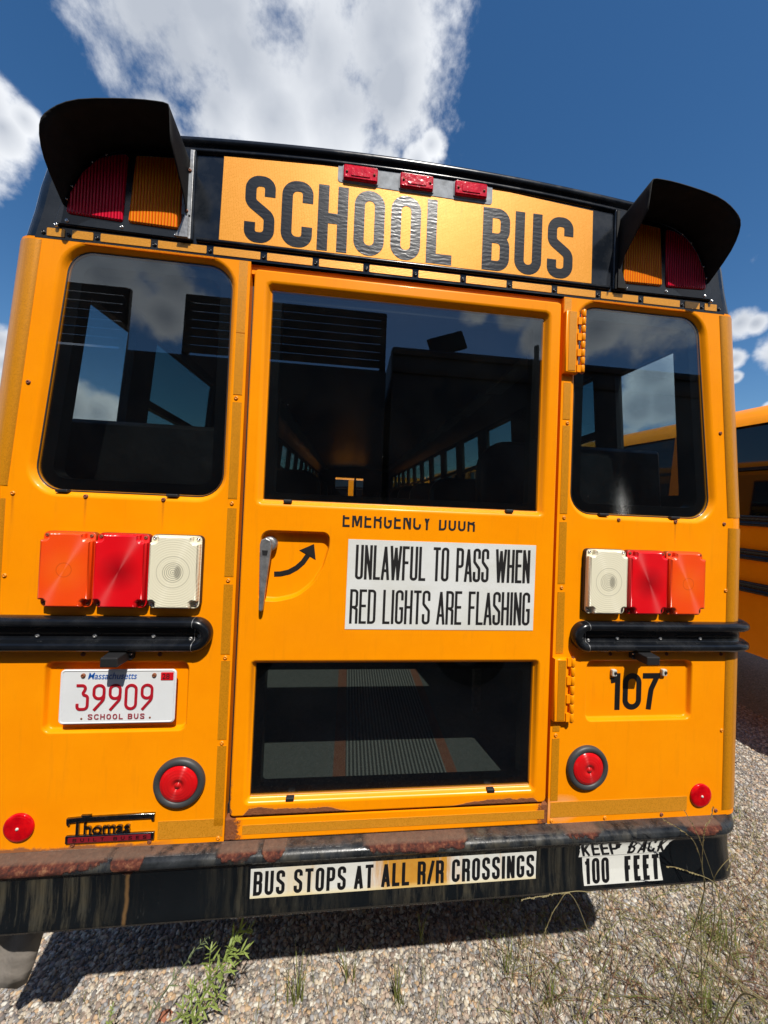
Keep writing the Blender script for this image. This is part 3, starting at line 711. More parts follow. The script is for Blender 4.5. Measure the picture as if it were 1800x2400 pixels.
# --- rear panels (left and right)
def rear_window_poly(sgn, d=0):
    p = [(.556, 1.613), (1.066, 1.613), (1.002, 2.303), (.556, 2.303)]
    p = [(x*sgn, z) for x, z in p]
    if sgn < 0: p = p[::-1]
    return rpoly(p, .068, 8)
def plate_recess(sgn):
    return rect(*sorted((sgn*.629, sgn*.992)), .942, 1.121, .012, 4)
for sgn in (1, -1):
    mb = MB(); outer = [(.499, .609), (1.145, .609), (1.145, 1.2), (1.142, 1.6), (1.089, 2.3215), (.499, 2.3215)]
    outer = [(x*sgn, z) for x, z in outer]
    wp = rear_window_poly(sgn); wout = inset(wp, -.021); rc = plate_recess(sgn); rout = inset(rc, -.012)
    mb.plate(outer, [wout, rout], y=0)
    ring(mb, wout, [(0, 0), (.004, .0006), (.009, .004), (.014, .011), (.018, .016), (.022, .017), (.0235, .024), (.024, .045)])
    ring(mb, rout, [(0, 0), (.002, .0008), (.004, .004), (.006, .0115), (.008, .0150), (.011, .016)])
    mb.plate(inset(rout, .0105), y=.016)
    # inner edge return towards the door and bottom hem
    mb.add([(.499*sgn, 0, .609), (.499*sgn, .05, .609), (.499*sgn, .05, 2.3215), (.499*sgn, 0, 2.3215)], [(0, 1, 2, 3)])
    mb.add([(.499*sgn, 0, .609), (1.145*sgn, 0, .609), (1.145*sgn, .05, .609), (.499*sgn, .05, .609)], [(0, 1, 2, 3)])
    P('rear_panel', Y_PANEL, mb)
    # window: frame behind, pane in front
    mb = MB(); gp = inset(wp, -.004); f_in = inset(wp, .034)
    fr = empty_ = None
    mb.plate(gp, [f_in], y=.0215); ring(mb, f_in, [(0, .0215), (.001, .03), (.002, .06)])
    wobj = P('rear_window', FRIT, mb)
    mb = MB(); mb.prism(inset(wp, -.0015), .0145, .0185); P('pane', GLASS_S if sgn > 0 else GLASS, mb, wobj)
    mb = MB(); ring(mb, inset(wp, -.004), [(0, .017), (.001, .0135), (.0025, .0130), (.004, .0150)]); P('seal', RUBBER, mb, wobj)
    for cx in ((-.985, -.69) if sgn < 0 else (.665, .925)):
        mb = MB(); mb.box(cx-.016, cx+.016, -.001, .014, 1.606, 1.6145); P('clip', RUBBER, mb, wobj, bevel=.002)
# rear header and door surround
mb = MB(); mb.box(-.4985, .4985, .012, .03, 2.293, 2.3215); P('door_header', Y_BODY, mb)
mb = MB(); mb.box(-.4985, .4985, .0, .045, .609, .6735); P('door_sill', Y_SILL, mb, bevel=.004)
mb = MB(); mb.box(-.53, -.485, .030, .06, .66, 2.31); mb.box(.485, .53, .030, .06, .66, 2.31); mb.box(-.5, .5, .02, .05, .664, .70); P('door_seal', RUBBER, mb)

# --- emergency door
door_o = rect(-.4865, .4885, .6815, 2.2985, .014, 5)
g1 = [(-.4358, 1.6105), (.4365, 1.6105), (.4365, 2.2475), (-.4358, 2.2475)]; g1 = rpoly(g1, .004, 2)
g2 = rpoly([(-.435, .7275), (.4405, .7275), (.4405, 1.1235), (-.435, 1.1235)], .004, 2)
g1o = inset(g1, -.020); g2o = inset(g2, -.014)
hr = rpoly([(-.4345, 1.3105), (-.38, 1.3075), (-.32, 1.322), (-.275, 1.360), (-.245, 1.412), (-.229, 1.475), (-.229, 1.521), (-.4345, 1.521)][::1], [.02, .1, .1, .1, .1, .05, .042, .03], 6)
mb = MB()
mb.plate(inset(door_o, .006), [g1o, g2o, hr], y=-.006)
ring(mb, door_o, [(0, .03), (0, .001), (.0008, -.003), (.003, -.0055), (.006, -.006)])
ring(mb, g1o, [(0, -.006), (.005, -.0052), (.010, -.001), (.014, .006), (.018, .010), (.0195, .011), (.022, .012), (.0225, .04)])
ring(mb, g2o, [(0, -.006), (.004, -.005), (.008, .001), (.011, .008), (.0135, .010), (.016, .011), (.0165, .04)])
ring(mb, hr, [(0, -.006), (.001, -.0055), (.0025, -.003), (.004, .012), (.006, .0165), (.010, .018)])
mb.plate(inset(hr, .010), y=.018)
door = P('emergency_door', Y_DOOR, mb); door['label'] = 'centre emergency door with a large and a low window, rusted along its bottom edge'
for gg, nm in ((g1, 'upper_window'), (g2, 'lower_window')):
    mb = MB(); fi = rpoly([(min(p[0] for p in gg)+.028, min(p[1] for p in gg)+.022), (max(p[0] for p in gg)-.030, min(p[1] for p in gg)+.022), (max(p[0] for p in gg)-.030, max(p[1] for p in gg)-.026), (min(p[0] for p in gg)+.028, max(p[1] for p in gg)-.026)], .012, 4)
    mb.plate(inset(gg, -.004), [fi], y=.0185); ring(mb, fi, [(0, .0185), (.001, .025), (.002, .045)])
    fo = P(nm, FRIT, mb, door)
    mb = MB(); mb.prism(inset(gg, .0005), .0105, .0145); P('pane', GLASS, mb, fo)
for cx, cz in ((-.36, 1.607), (.335, 1.607), (-.315, .724), (.305, .724)):
    mb = MB(); mb.box(cx-.012, cx+.012, -.007, .008, cz-.004, cz+.006); P('clip', RUBBER, mb, door, bevel=.002)
# arrow on the recess floor
mb = MB(); pts = [(-.394, 1.3865), (-.375, 1.3875), (-.350, 1.394), (-.328, 1.407), (-.310, 1.424), (-.296, 1.446)]
ribbon(mb, pts, False, .0155, 0, 0, 1, 1, .0172)
mb.add([(-.3225, .0172, 1.4605), (-.2785, .0172, 1.4815), (-.2715, .0172, 1.4325), (-.2885, .0172, 1.4445), (-.3035, .0172, 1.4535)], [(0, 1, 2), (0, 2, 3, 4)])
P('arrow', BLACK_MATT_INK, mb, door)
# handle
mb = MB(); mb.lathe([(0, -.004), (.017, -.004), (.0215, -.001), (.0225, .004), (.0225, .018)], (-.409, 0, 1.478), n=28)
hd = P('door_handle', STEEL, mb, door)
lev = [(-.430, 1.478), (-.4265, 1.492), (-.413, 1.4985), (-.400, 1.492), (-.396, 1.478), (-.404, 1.40), (-.4135, 1.288), (-.417, 1.2835), (-.4225, 1.284), (-.4245, 1.289)]
mb = MB(); mb.prism(rpoly(lev, .004, 3), -.026, -.014, ch=.003); P('lever', STEEL, mb, hd)
mb = MB(); mb.prism([(-.4225, 1.462), (-.4055, 1.462), (-.408, 1.447), (-.4205, 1.447)], -.0265, -.0255); P('slot', RUBBER, mb, hd)
# painted words on the door (the top of EMERGENCY DOOR is overpainted)
for wd_, a_, b_ in (('EMERGENCY', -.194, .079), ('DOOR', .105, .221)):
    mb = MB(); word(mb, wd_, a_, b_, 1.5385, 1.590, -.0068, gw=.50, t=.125, gap=.14)
    bm = bmesh.new(); me = mb.mesh('x', BLACK_MATT_INK); bm.from_mesh(me)
    bmesh.ops.bisect_plane(bm, geom=bm.verts[:]+bm.edges[:]+bm.faces[:], plane_co=(0, 0, 1.5735), plane_no=(.02 if wd_ == 'DOOR' else 0, 0, 1), clear_outer=True)
    bm.to_mesh(me); bm.free(); me.name = 'lettering'; link('lettering', me, door)
mb = MB(); mb.prism([(-.174, 1.2295), (.4245, 1.2295), (.4262, 1.5015), (-.174, 1.5015)], -.0072, -.0058)
no = P('notice', NOTICE, mb, door)
mb = MB(); word(mb, 'UNLAWFUL TO PASS WHEN', -.150, .4075, 1.3805, 1.4855, -.0076, gw=.50, t=.078, gap=.07, space=.42)
P('lettering', BLACK_MATT_INK, mb, no); mb = MB(); word(mb, 'RED LIGHTS ARE FLASHING', -.162, .4115, 1.2465, 1.3505, -.0076, gw=.50, t=.074, gap=.07, space=.36)
P('lettering', BLACK_MATT_INK, mb, no)

# --- sign panel
mb = MB(); mb.prism([(-.593, 2.3745), (.591, 2.3745), (.589, 2.6180), (.30, 2.640), (.0, 2.646), (-.30, 2.641), (-.589, 2.626)], -.0028, .001)
sg = P('sign_panel', SIGN, mb); sg['label'] = 'amber reflective panel reading SCHOOL BUS'
t_ = .0315/.2
mb = MB()
for ch, a, b in (('S', -.5235, -.4355), ('C', -.4165, -.3235), ('H', -.3085, -.2175), ('O', -.1980, -.1035), ('O', -.0835, .0110), ('L', .0305, .1135), ('B', .2130, .3035), ('U', .3215, .4130), ('S', .4330, .5220)):
    for k, (pts, clo) in enumerate(glyph(ch, (b-a)/.203, t_)):
        ribbon(mb, pts, clo, t_, a, 2.3785, .203, .203, -.0034-.00003*k)
P('lettering', WRINKLE, mb, sg)
# zinc plate with three marker lamps
mb = MB(); mb.prism(rpoly([(-.2530, 2.5965), (.240, 2.5905), (.240, 2.652), (-.2530, 2.652)], .009, 4), -.0040, .0)
mp_ = P('marker_plate', CHROME, mb, bevel=.0015)
for cx in (-.1835, -.008, .167):
    mb = MB(); mb.prism(rect(cx-.0555, cx+.0555, 2.599, 2.6485, .005, 3), -.0065, -.0035); ml = P('marker_lamp', CHROME, mb, mp_)
    mb = MB(); mb.prism(rect(cx-.0525, cx+.0525, 2.6015, 2.6465, .005, 3), -.0140, -.006, ch=.004)
    mb.prism(rect(cx-.030, cx+.030, 2.610, 2.638, .004, 3), -.0158, -.0135, ch=.0015)
    P('lens', L_MARK, mb, ml)
    for s2 in (-1, 1):
        mb = MB(); mb.lathe([(0, -.003), (.0035, -.002), (.0042, .002)], (cx+s2*.042, -.0140, 2.622), n=12); P('screw', SCREW_R, mb, ml)
# segmented tape band and its screws
SEG = [(-1.061,-1.013),(-.992,-.936),(-.917,-.782),(-.761,-.626),(-.607,-.478),(-.460,-.330),(-.314,-.186),(-.170,-.042),(-.026,.104),(.120,.248),(.264,.393),(.409,.538),(.555,.667)]
segs = [(-1.061,-1.013),(-.992,-.936),(-.917,-.782),(-.761,-.626),(-.607,-.465)]
SC = [-1.068, -1.002, -.927, -.772, -.617]
step = .1555
x = -.617
scr = [-1.068, -1.002, -.927, -.772, -.617] + [-.617+.1543*k for k in range(1, 9)] + [.772, .927, 1.002, 1.068]
base_screw = {}
def screw(x_, z_, mat, r=.0062, y=0, parent=bus, h=.0035):
    key = (mat.name, r)
    if key not in base_screw:
        mb = MB(); mb.lathe([(0, -h*.55), (r*.32, -h*.55), (r*.38, -h), (r*.65, -h*.95), (r*.92, -h*.6), (r, 0), (r*1.02, .001)], (0, 0, 0), n=14)
        base_screw[key] = mb.mesh('screw', mat)
    return link('screw', base_screw[key], parent, loc=(x_, y, z_))
for i, a in enumerate(scr):
    screw(a, 2.338, SCREW_K, .0058, -.0005)
    if i < len(scr)-1:
        b = scr[i+1]; off = .010
        mb = MB(); mb.prism(rect(a+off, b-off, 2.3295, 2.3525, .002, 2), -.0016, .0); P('reflective_tape', TAPE_H, mb)

# --- warning lamp units with hoods
for sgn in (1, -1):
    M_ = lambda pts: [(x*1.0115*sgn, 1.571+(z-1.571)*1.0115) for x, z in pts]
    hs_ = M_([(.658, 2.349), (1.026, 2.353), (1.000, 2.452), (.965, 2.525), (.905, 2.590), (.84, 2.612), (.658, 2.618)])
    mb = MB(); mb.prism(rpoly(hs_, .006, 3), -.008, .0, ch=.003); wl = P('warning_lamp', BLK_GLOSS, mb)
    la = M_([(.690, 2.375), (.8305, 2.378), (.8185, 2.572), (.690, 2.583)]); lr = M_([(.8465, 2.378), (.992, 2.384), (.985, 2.44), (.955, 2.505), (.915, 2.550), (.87, 2.567), (.8395, 2.572)])
    for pl, mt in ((la, F_AMB), (lr, F_RED)):
        mb = MB(); mb.prism(rpoly(pl, .007, 4), -.0135, -.006, ch=.004); P('lens', mt, mb, wl)
    # hood
    Bk = [(.674, 2.405), (.674, 2.45), (.674, 2.52), (.674, 2.575), (.678, 2.587), (.690, 2.592), (.76, 2.594), (.83, 2.590), (.90, 2.566), (.950, 2.520), (.982, 2.462), (1.000, 2.405)]
    Fr = [(.674, 2.41, -.024), (.674, 2.448, -.045), (.676, 2.512, -.138), (.678, 2.586, -.147), (.681, 2.597, -.148), (.693, 2.600, -.148), (.765, 2.596, -.148), (.884, 2.574, -.148), (.944, 2.538, -.148), (.967, 2.498, -.145), (.983, 2.462, -.095), (1.000, 2.407, -.026)]
    def cat(A):
        o_ = []
        for i_ in range(len(A)-1):
            p0, p1, p2, p3 = [Vector(A[max(0, min(len(A)-1, i_+q_))]) for q_ in (-1, 0, 1, 2)]
            for k_ in range(3):
                t0 = k_/3; o_.append(.5*((2*p1)+(-p0+p2)*t0+(2*p0-5*p1+4*p2-p3)*t0*t0+(-p0+3*p1-3*p2+p3)*t0**3) if 4 < i_ else p1.lerp(p2, t0))
        return o_+[Vector(A[-1])]
    Bk = [(a_*1.0115, 1.571+(b_-1.571)*1.0115) for a_, b_ in Bk]; Fr = [(a_*(1+.0115*(1+c_/.148))+(.012*(a_-.68)/.28 if c_ < -.09 else 0), b_+(.011 if c_ < -.1 else 0)+(b_-1.571)*.0115*(1+c_/.148), c_+.012*(1+c_/.148)+(.012 if c_ < -.1 else 0)) for a_, b_, c_ in Fr]
    Bk = [tuple(v[:2]) for v in cat([(a_, b_, 0) for a_, b_ in Bk])]; Fr = [tuple(v) for v in cat(Fr)]
    mb = MB(); NB = 6
    loops = [[(sgn*(bx+(fx-bx)*k/NB), -.009+(fy+.009)*k/NB, bz+(fz-bz)*k/NB) for (bx, bz), (fx, fz, fy) in zip(Bk, Fr)] for k in range(NB+1)]
    mb.loft(loops, closed=False)
    hd_ = P('hood', BLK_MATT, mb, wl); so = hd_.modifiers.new('s', 'SOLIDIFY'); so.thickness = .0025; so.offset = 0
    mb = MB(); mb.box(*sorted((sgn*.670, sgn*.6805)), -.0115, -.0075, 2.36, 2.624); mb.prism(M_([(.668, 2.352), (.700, 2.352), (.676, 2.42), (.668, 2.42)]), -.0165, -.0075); P('flange', STEEL if sgn < 0 else BLK_MATT, mb, wl, bevel=.001)
    if sgn < 0:
        mb = MB(); mb.box(-.696, -.672, -.0145, -.0112, 2.427, 2.567); br = P('bracket', CHROME, mb, wl, bevel=.0012)
    for (sx2, sz2, mt) in ((.991, 2.364, SCREW_S), (.848, 2.364, SCREW_S), (.703, 2.360, SCREW_S), (.670, 2.546, SCREW_R), (.674, 2.428, SCREW_R), (1.018, 2.349, SCREW_S)):
        screw(sgn*sx2*1.0115, 1.571+(sz2-1.571)*1.0115, mt, .0052, -.0145 if sx2 < .69 and sgn < 0 else -.0078, wl)
    for (a_, b_) in ((.90, 2.566), (.935, 2.54), (.983, 2.463), (.995, 2.425)):
        screw(sgn*(a_-.006)*1.0115, b_+.003, SCREW_S, .003, -.015, wl)

# --- reflective tape columns and their screws
def tp(x0, x1, z0, z1, y=-.0012, mat=TAPE):
    mb = MB(); mb.prism(rect(x0, x1, z0, z1), y, 0.0003 if y > -.005 else y+.001); return P('reflective_tape', mat, mb)
for (a, b, z0, z1) in ((-.5320,-.5070,2.104,2.320),(-.5320,-.5065,1.9185,2.102),(-.5325,-.5065,1.609,1.8955),(-.5325,-.5065,1.3795,1.581),(-.5325,-.5065,1.152,1.3565),(-.5300,-.5045,.9040,1.133),(-.5290,-.5035,.655,.886)):
    tp(a, b, z0, z1)
for (a, b, z0, z1) in ((.501,.525,2.2705,2.318),(.507,.532,1.917,2.038),(.508,.533,1.608,1.8965),(.508,.533,1.3795,1.581),(.509,.534,1.1535,1.3525),(.507,.530,.9035,.921),(.506,.531,.682,.881)):
    tp(a, b, z0, z1)
tp(-.682, -.5035, .625, .676, mat=TAPE_H); tp(.508, .9925, .629, .677, mat=TAPE_H)
mb = MB(); mb.prism(rect(-.448, .487, .6265, .6530), -.0012, .0003); P('sill_tape', Y_SILL if False else TAPE_H, mb)
for x_, z_, mt in ((-1.084,1.910,SCREW_R),(-1.107,1.598,SCREW_Y),(-.920,1.597,SCREW_R),(-.712,1.597,SCREW_R),(-.523,1.908,SCREW_Y),(-.521,1.595,SCREW_Y),(-1.116,1.369,SCREW_Y),(-.521,1.368,SCREW_Y),(-.519,1.142,SCREW_Y),(-.517,.894,SCREW_Y),
                   (-.905,.622,SCREW_R),(-.703,.620,SCREW_R),(-.515,.620,SCREW_Y),(.524,1.905,SCREW_Y),(.523,1.595,SCREW_Y),(.716,1.595,SCREW_R),(.924,1.596,SCREW_R),(1.108,1.596,SCREW_R),(1.085,1.908,SCREW_R),(.522,1.367,SCREW_Y),(1.120,1.368,SCREW_Y),(1.118,.893,SCREW_Y),(.518,.891,SCREW_Y),
                   (.513,.618,SCREW_Y),(.698,.619,SCREW_Y),(.901,.620,SCREW_R),(1.103,.624,SCREW_R),(-.904,1.152,SCREW_R),(-.700,1.152,SCREW_R),(.70,1.152,SCREW_R),(.904,1.152,SCREW_R),(1.108,1.152,SCREW_R)):
    screw(x_, z_, mt, .0062)
# tape on the rounded corners
def ctape(sgn, z0, z1):
    hh = [(1.145 if z < 1.2 else 1.142-(z-1.6)*.053/.725 if z > 1.6 else 1.1435, z) for z in (z0, (z0+z1)/2, z1)]
    mb = MB(); L_ = corner_loops(hh, 9, out=.0015, th0=2, th1=62)
    L_ = [[(p[0]*sgn-(.022*sgn if k == 0 else 0), p[1] if k else -.0015, p[2]) for p in l] for k, l in enumerate(L_)]
    L_ = [[(p[0], .0004, p[2]) for p in L_[0]]]+L_
    mb.loft(L_, closed=False); P('corner_tape', TAPE, mb)
for sgn in (1, -1):
    ctape(sgn, 1.618, 2.316); ctape(sgn, 1.262, 1.582); ctape(sgn, .625, 1.158)
# --- door hinges
for z0, z1, nk in ((2.066, 2.268, 8), (.9425, 1.141, 7)):
    mb = MB(); mb.prism(rpoly([(.4995, z0), (.5395, z0), (.5395, z1), (.4995, z1)], .0, 1), -.017, .001, ch=.003); hg = P('hinge', Y_BODY, mb)
    mb = MB(); mb.prism(rect(.509, .534, z0+.006, z1-.003), -.0182, -.0165); P('tape', TAPE, mb, hg)
    H_ = (z1-z0+.006)/nk; yb = -.017
    mb = MB()
    for k in range(0, nk, 2):
        mb.box(.538, .556, -.020, -.014, z0+k*H_+.002, z0+(k+1)*H_-.001)
    mb.box(.5385, .5465, -.012, .002, z0, z1); P('leaf', Y_BODY, mb, hg)
    for k in range(nk):
        mb = MB(); mb.lathe([(.0015, .0022), (.0066, .0018), (.0074, .003), (.0074, H_-.003), (.0066, H_-.0018), (.0015, H_-.0022)], (.5575, yb, z0+k*H_), axis='Z', n=18); P('knuckle', Y_BODY, mb, hg)
    mb = MB(); mb.tube([(.5575, yb, z0-.002), (.5575, yb, z1+.008)], .0045, 10); P('pin', SCREW_R, mb, hg)

# --- tail lamps
def tail_lamp(x0, x1, mat):
    z0, z1 = 1.289, 1.4975; cx, cz = (x0+x1)/2, (z0+z1)/2
    mb = MB(); mb.prism(rect(x0+.001, x1-.001, z0, z1, .014, 5), -.016, .0, ch=.002); b_ = P('tail_lamp', RUBBER if mat is L_CLR else {L_RED: DKR, L_AMB: DKA}[mat], mb)
    w_, h_ = (x1-x0)/2-.003, (z1-z0)/2-.002; c_ = .020
    q = [(-w_, -h_+c_), (-w_+c_*.75, -h_+c_), (-w_+c_, -h_+c_*.75), (-w_+c_, -h_), (w_-c_, -h_), (w_-c_, -h_+c_*.75), (w_-c_*.75, -h_+c_), (w_, -h_+c_), (w_, h_-c_), (w_-c_*.75, h_-c_), (w_-c_, h_-c_*.75), (w_-c_, h_), (-w_+c_, h_), (-w_+c_, h_-c_*.75), (-w_+c_*.75, h_-c_), (-w_, h_-c_)]
    mb = MB(); mb.prism(rpoly(q, .003, 2), -.034, -.0145, ch=.006); o = P('lens', mat, mb, b_); o.location = (cx, 0, cz)
    mb = MB(); mb.prism(rect(x0+.002, x1-.002, z0+.001, z1-.001, .013, 4), -.0185, -.0155); P('lens_rim', mat, mb, b_).location = (0, 0, 0)
    for sx2 in (-1, 1):
        for sz2 in (-1, 1): screw(cx+sx2*(w_-.0085), cz+sz2*(h_-.0085), SCREW_S if mat is L_CLR else SCREW_R, .0052, -.0185, b_)
    return b_
DKR = simple('dark_red_housing', (.16, .004, .006), .4); DKA = simple('dark_amber_housing', (.25, .035, .006), .4)
for sgn in (1, -1):
    for a, b, mt in ((.5905, .7305, L_CLR), (.7325, .8720, L_RED), (.8740, 1.0095, L_AMB)):
        tail_lamp(*sorted((sgn*a, sgn*b)), mt)

# --- rub rails
def railprof(): # (dz from centre, y)
    return [(-.0475, 0), (-.0480, -.014), (-.0455, -.025), (-.0395, -.0315), (-.0320, -.0335), (-.0250, -.031), (-.0200, -.024), (-.0185, -.012), (-.0150, -.0085), (.0150, -.0085), (.0185, -.012), (.0200, -.024), (.0250, -.031), (.0320, -.0335), (.0395, -.0315), (.0455, -.025), (.0480, -.014), (.0475, 0)]
ZC = 1.2135
for sgn in (1, -1):
    pr = railprof(); mb = MB(); L_ = []
    path = [(.6045, 0, (0, -1)), (.85, 0, (0, -1)), (1.13, 0, (0, -1))] + [(1.14+CR*math.sin(R(a)), CR-CR*math.cos(R(a)), (math.sin(R(a)), -math.cos(R(a)))) for a in (15, 30, 45, 60, 75, 90)] + [(1.14+CR, .5, (1, 0))]
    for px, py, (nx, ny) in path:
        L_.append([(sgn*(px+nx*(-yy)), py+ny*(-yy) , ZC+dz) for dz, yy in pr])
    mb.loft(L_, closed=False); rl = P('rub_rail', BLK_RAIL, mb); rl['label'] = 'black steel rub rail on the %s of the rear' % ('right' if sgn > 0 else 'left')
    half = [(dz, yy) for dz, yy in pr if dz >= 0]
    mb = MB(); loops = []
    for k in range(19):
        a = R(90+180*k/18)
        loops.append([(sgn*(.6030-.0 + dz*math.cos(a)), yy-.0006, ZC+dz*math.sin(a)) for dz, yy in [(.002, -.0085)]+half])
    mb.loft(loops, closed=False); P('end_cap', BLK_RAIL, mb, rl)
    mb = MB(); mb.loft([[(sgn*xx, yy-.0009, ZC+dz) for dz, yy in pr] for xx in (.6028, .6046)], closed=False); P('seam', STEEL, mb, rl)
    for sx2, dz in ((.614, -.014), (.590, -.006), (.715, -.007), (.870, -.007), (1.017, -.007)): screw(sgn*sx2, ZC+dz, STEEL, .0058, -.0088, rl)
    # plate lamp under the rail
    cx = sgn*.800
    mb = MB(); mb.prism(rpoly([(cx-.034, 1.138), (cx+.034, 1.138), (cx+.034, 1.172), (cx-.034, 1.172)], .010, 4), -.012, .0, ch=.002); pl = P('plate_lamp', RUBBER, mb)
    mb = MB(); bx = [Vector(v) for v in ((cx-.025, -.010, 1.140), (cx+.025, -.010, 1.140), (cx+.025, -.010, 1.168), (cx-.025, -.010, 1.168), (cx-.022, -.060, 1.139), (cx+.022, -.060, 1.139), (cx+.022, -.060, 1.165), (cx-.022, -.060, 1.165))]
    mb.add(bx, [(0,1,2,3),(4,7,6,5),(0,4,5,1),(1,5,6,2),(2,6,7,3),(3,7,4,0)]); P('lamp_cover', RUBBER, mb, pl, bevel=.003)
    screw(cx-sgn*.028, 1.158, SCREW_S, .0042, -.012, pl)

# --- round stop lamps and corner reflectors
for sgn in (1, -1):
    c_ = (sgn*.628, 0, .786)
    mb = MB(); mb.lathe([(.0705, .0005), (.0705, -.006), (.068, -.011), (.062, -.0135), (.0555, -.0125), (.052, -.009), (.051, .0)], c_, n=48); sl = P('stop_lamp', GREY_RUBBER, mb)
    mb = MB(); mb.lathe([(.0515, .002), (.0515, -.009), (.0495, -.0115), (.040, -.0135), (.025, -.0155), (.0112, -.0162), (.0108, -.0148), (.009, -.0148), (.0086, -.0165), (0, -.0168)], (0, 0, 0), n=48); o = P('lens', L_STOP, mb, sl); o.location = c_
    c_ = (sgn*1.0425, 0, .6785)
    mb = MB(); mb.lathe([(.0385, .0), (.0385, -.004), (.0365, -.0062), (.030, -.0072), (0, -.0076)], (0, 0, 0), n=40); rf = P('reflector', L_REFL, mb); rf.location = c_
    mb = MB(); mb.lathe([(0, -.0105), (.0028, -.010), (.0042, -.0075)], (0, 0, 0), n=12); P('screw', WHITE_TAB, mb, rf)

# --- licence plate
x0, x1, z0, z1 = -.9535, -.6485, .9605, 1.1125
mb = MB(); po = rect(x0, x1, z0, z1, .012, 5); NS = 1
mb.prism(po, -.0045, -.003); ring(mb, inset(po, .001), [(0, -.0045), (.0015, -.0062), (.003, -.0062), (.0048, -.0048)])
lp = P('license_plate', WHITE, mb); lp['label'] = 'white licence plate with red figures and a red corner sticker'
for v in lp.data.vertices: v.co.z -= .0018*math.sin((v.co.x-x0)/(x1-x0)*math.pi*1.0); v.co.y -= .003
mb = MB()
for i, ch in enumerate('39909'):
    a = -.911+.0422*i; w_ = .0335/.073; tt = .0072/.073
    for k, (pts, clo) in enumerate(glyph(ch, w_, tt)): ribbon(mb, pts, clo, tt, a, 1.0005-.0015, .073, .073, -.0088-.0001*k)
o = P('plate_number', RED_INK, mb, lp); so = o.modifiers.new('s', 'SOLIDIFY'); so.thickness = .0012; so.offset = 0
mb = MB(); word(mb, 'SCHOOL BUS', -.878, -.729, .9735, .9885, -.0090, gw=.75, t=.19, gap=.28, space=.55); o = P('lettering', DKRED_INK, mb, lp)
font('Massachusetts', -.8845, 1.0855, .0265, BLUE_INK, lp, y=-.0084, sx=.845, shear=.22, bold=.0001, name='lettering')
mb = MB(); mb.prism(rect(-.6905, -.6565, 1.0815, 1.1035, .001, 2), -.0088, -.0075); P('corner_sticker', RED_STK, mb, lp)
font('28', -.6872, 1.0850, .0215, BLACK_MATT_INK, lp, y=-.0092, sx=.98, bold=.0001, name='lettering')
for x_ in (-.8955, -.7085): screw(x_, 1.0955, SCREW_R, .0062, -.0082, lp, .005)
for x_ in (-.895, -.715): screw(x_, .9755, SCREW_R, .0028, -.0079, lp, .0008)
# --- number 107 in the right recess
mb = MB()
for ch, a, b in (('1', .7120, .7620), ('0', .7625, .8300), ('7', .8345, .8975)):
    tt = .0185/.122
    for k, (pts, clo) in enumerate(glyph(ch, (b-a)/.122, tt)): ribbon(mb, pts, clo, tt, a, .9595, .122, .122, .0152-.00004*k)
P('fleet_number', BLACK_INK, mb)['label'] = 'black fleet number 107'
for x_ in (.7235, .9065):
    mb = MB(); mb.box(x_-.0085, x_+.0085, .005, .0165, 1.0745, 1.0965); tb = P('plate_clip', WHITE_TAB, mb, bevel=.003); screw(x_+.002, 1.0865, SCREW_K, .0052, .005, tb)
# --- maker's badge
mb = MB(); bz = [(-.921, .6865), (-.919, .6790), (-.914, .6790), (-.912, .6865), (-.896, .6880), (-.896, .6500), (-.888, .6500), (-.888, .6885), (-.700, .6900), (-.698, .6830), (-.691, .6830), (-.690, .7015), (-.692, .7035), (-.862, .7010), (-.858, .7060), (-.884, .7060), (-.880, .7010), (-.921, .6985)]
mb.prism(bz, -.0065, .0, ch=.0012)
bd = P('badge', BADGE, mb); bd['label'] = 'chrome maker badge with a dark red strip'
font('homas', -.8775, .6525, .047, BADGE, bd, y=-.0035, sx=1.02, bold=.0005, ext=.0025, name='lettering', space=.98)
mb = MB(); mb.prism(rect(-.922, -.6895, .629, .650, .002, 2), -.006, .0, ch=.0015); P('base_bar', BADGE, mb, bd)
mb = MB(); mb.prism(rect(-.914, -.6975, .6325, .6465, .001, 1), -.0068, -.0055); P('red_strip', BADGE_RED, mb, bd)
mb = MB(); word(mb, 'BUILT BUSES', -.901, -.708, .6350, .6445, -.0072, gw=.8, t=.2, gap=.85, space=1.2); P('strip_lettering', BADGE, mb, bd)

# --- bumper
BP = [(0, .6088), (-.020, .6080), (-.031, .6055), (-.040, .6005), (-.0455, .5940), (-.0465, .5870), (-.0435, .5805), (-.0375, .5750), (-.0335, .5690), (-.0320, .5600), (-.0320, .52), (-.0335, .490), (-.038, .456), (-.041, .440), (-.0405, .4305), (-.034, .4275), (-.010, .4280), (.02, .429)]
def bump_y(z):
    f = [p for p in BP if p[0] < -.03 and p[1] < .57][::-1]
    for (ya, za), (yb_, zb) in zip(BP[8:14], BP[9:15]):
        if zb <= z <= za: return yb_+(ya-yb_)*(z-zb)/(za-zb)
    for (ya, za), (yb_, zb) in zip(BP[4:9], BP[5:10]):
        if zb <= z <= za: return yb_+(ya-yb_)*(z-zb)/(za-zb)
    return -.041
CX, CRB = 1.072, .080
path = [(-CX-CRB, .45, (-1, 0))]+[(-CX-CRB*math.cos(R(a)), CRB-CRB*math.sin(R(a)), (-math.cos(R(a)), -math.sin(R(a)))) for a in range(0, 91, 9)]
nseg = 60
path += [(-CX+2*CX*i/nseg, 0, (0, -1)) for i in range(1, nseg)]
path += [(CX+CRB*math.sin(R(a)), CRB-CRB*math.cos(R(a)), (math.sin(R(a)), -math.cos(R(a)))) for a in range(0, 91, 9)]+[(CX+CRB, .45, (1, 0))]
mb = MB(); rnd = random.Random(3)
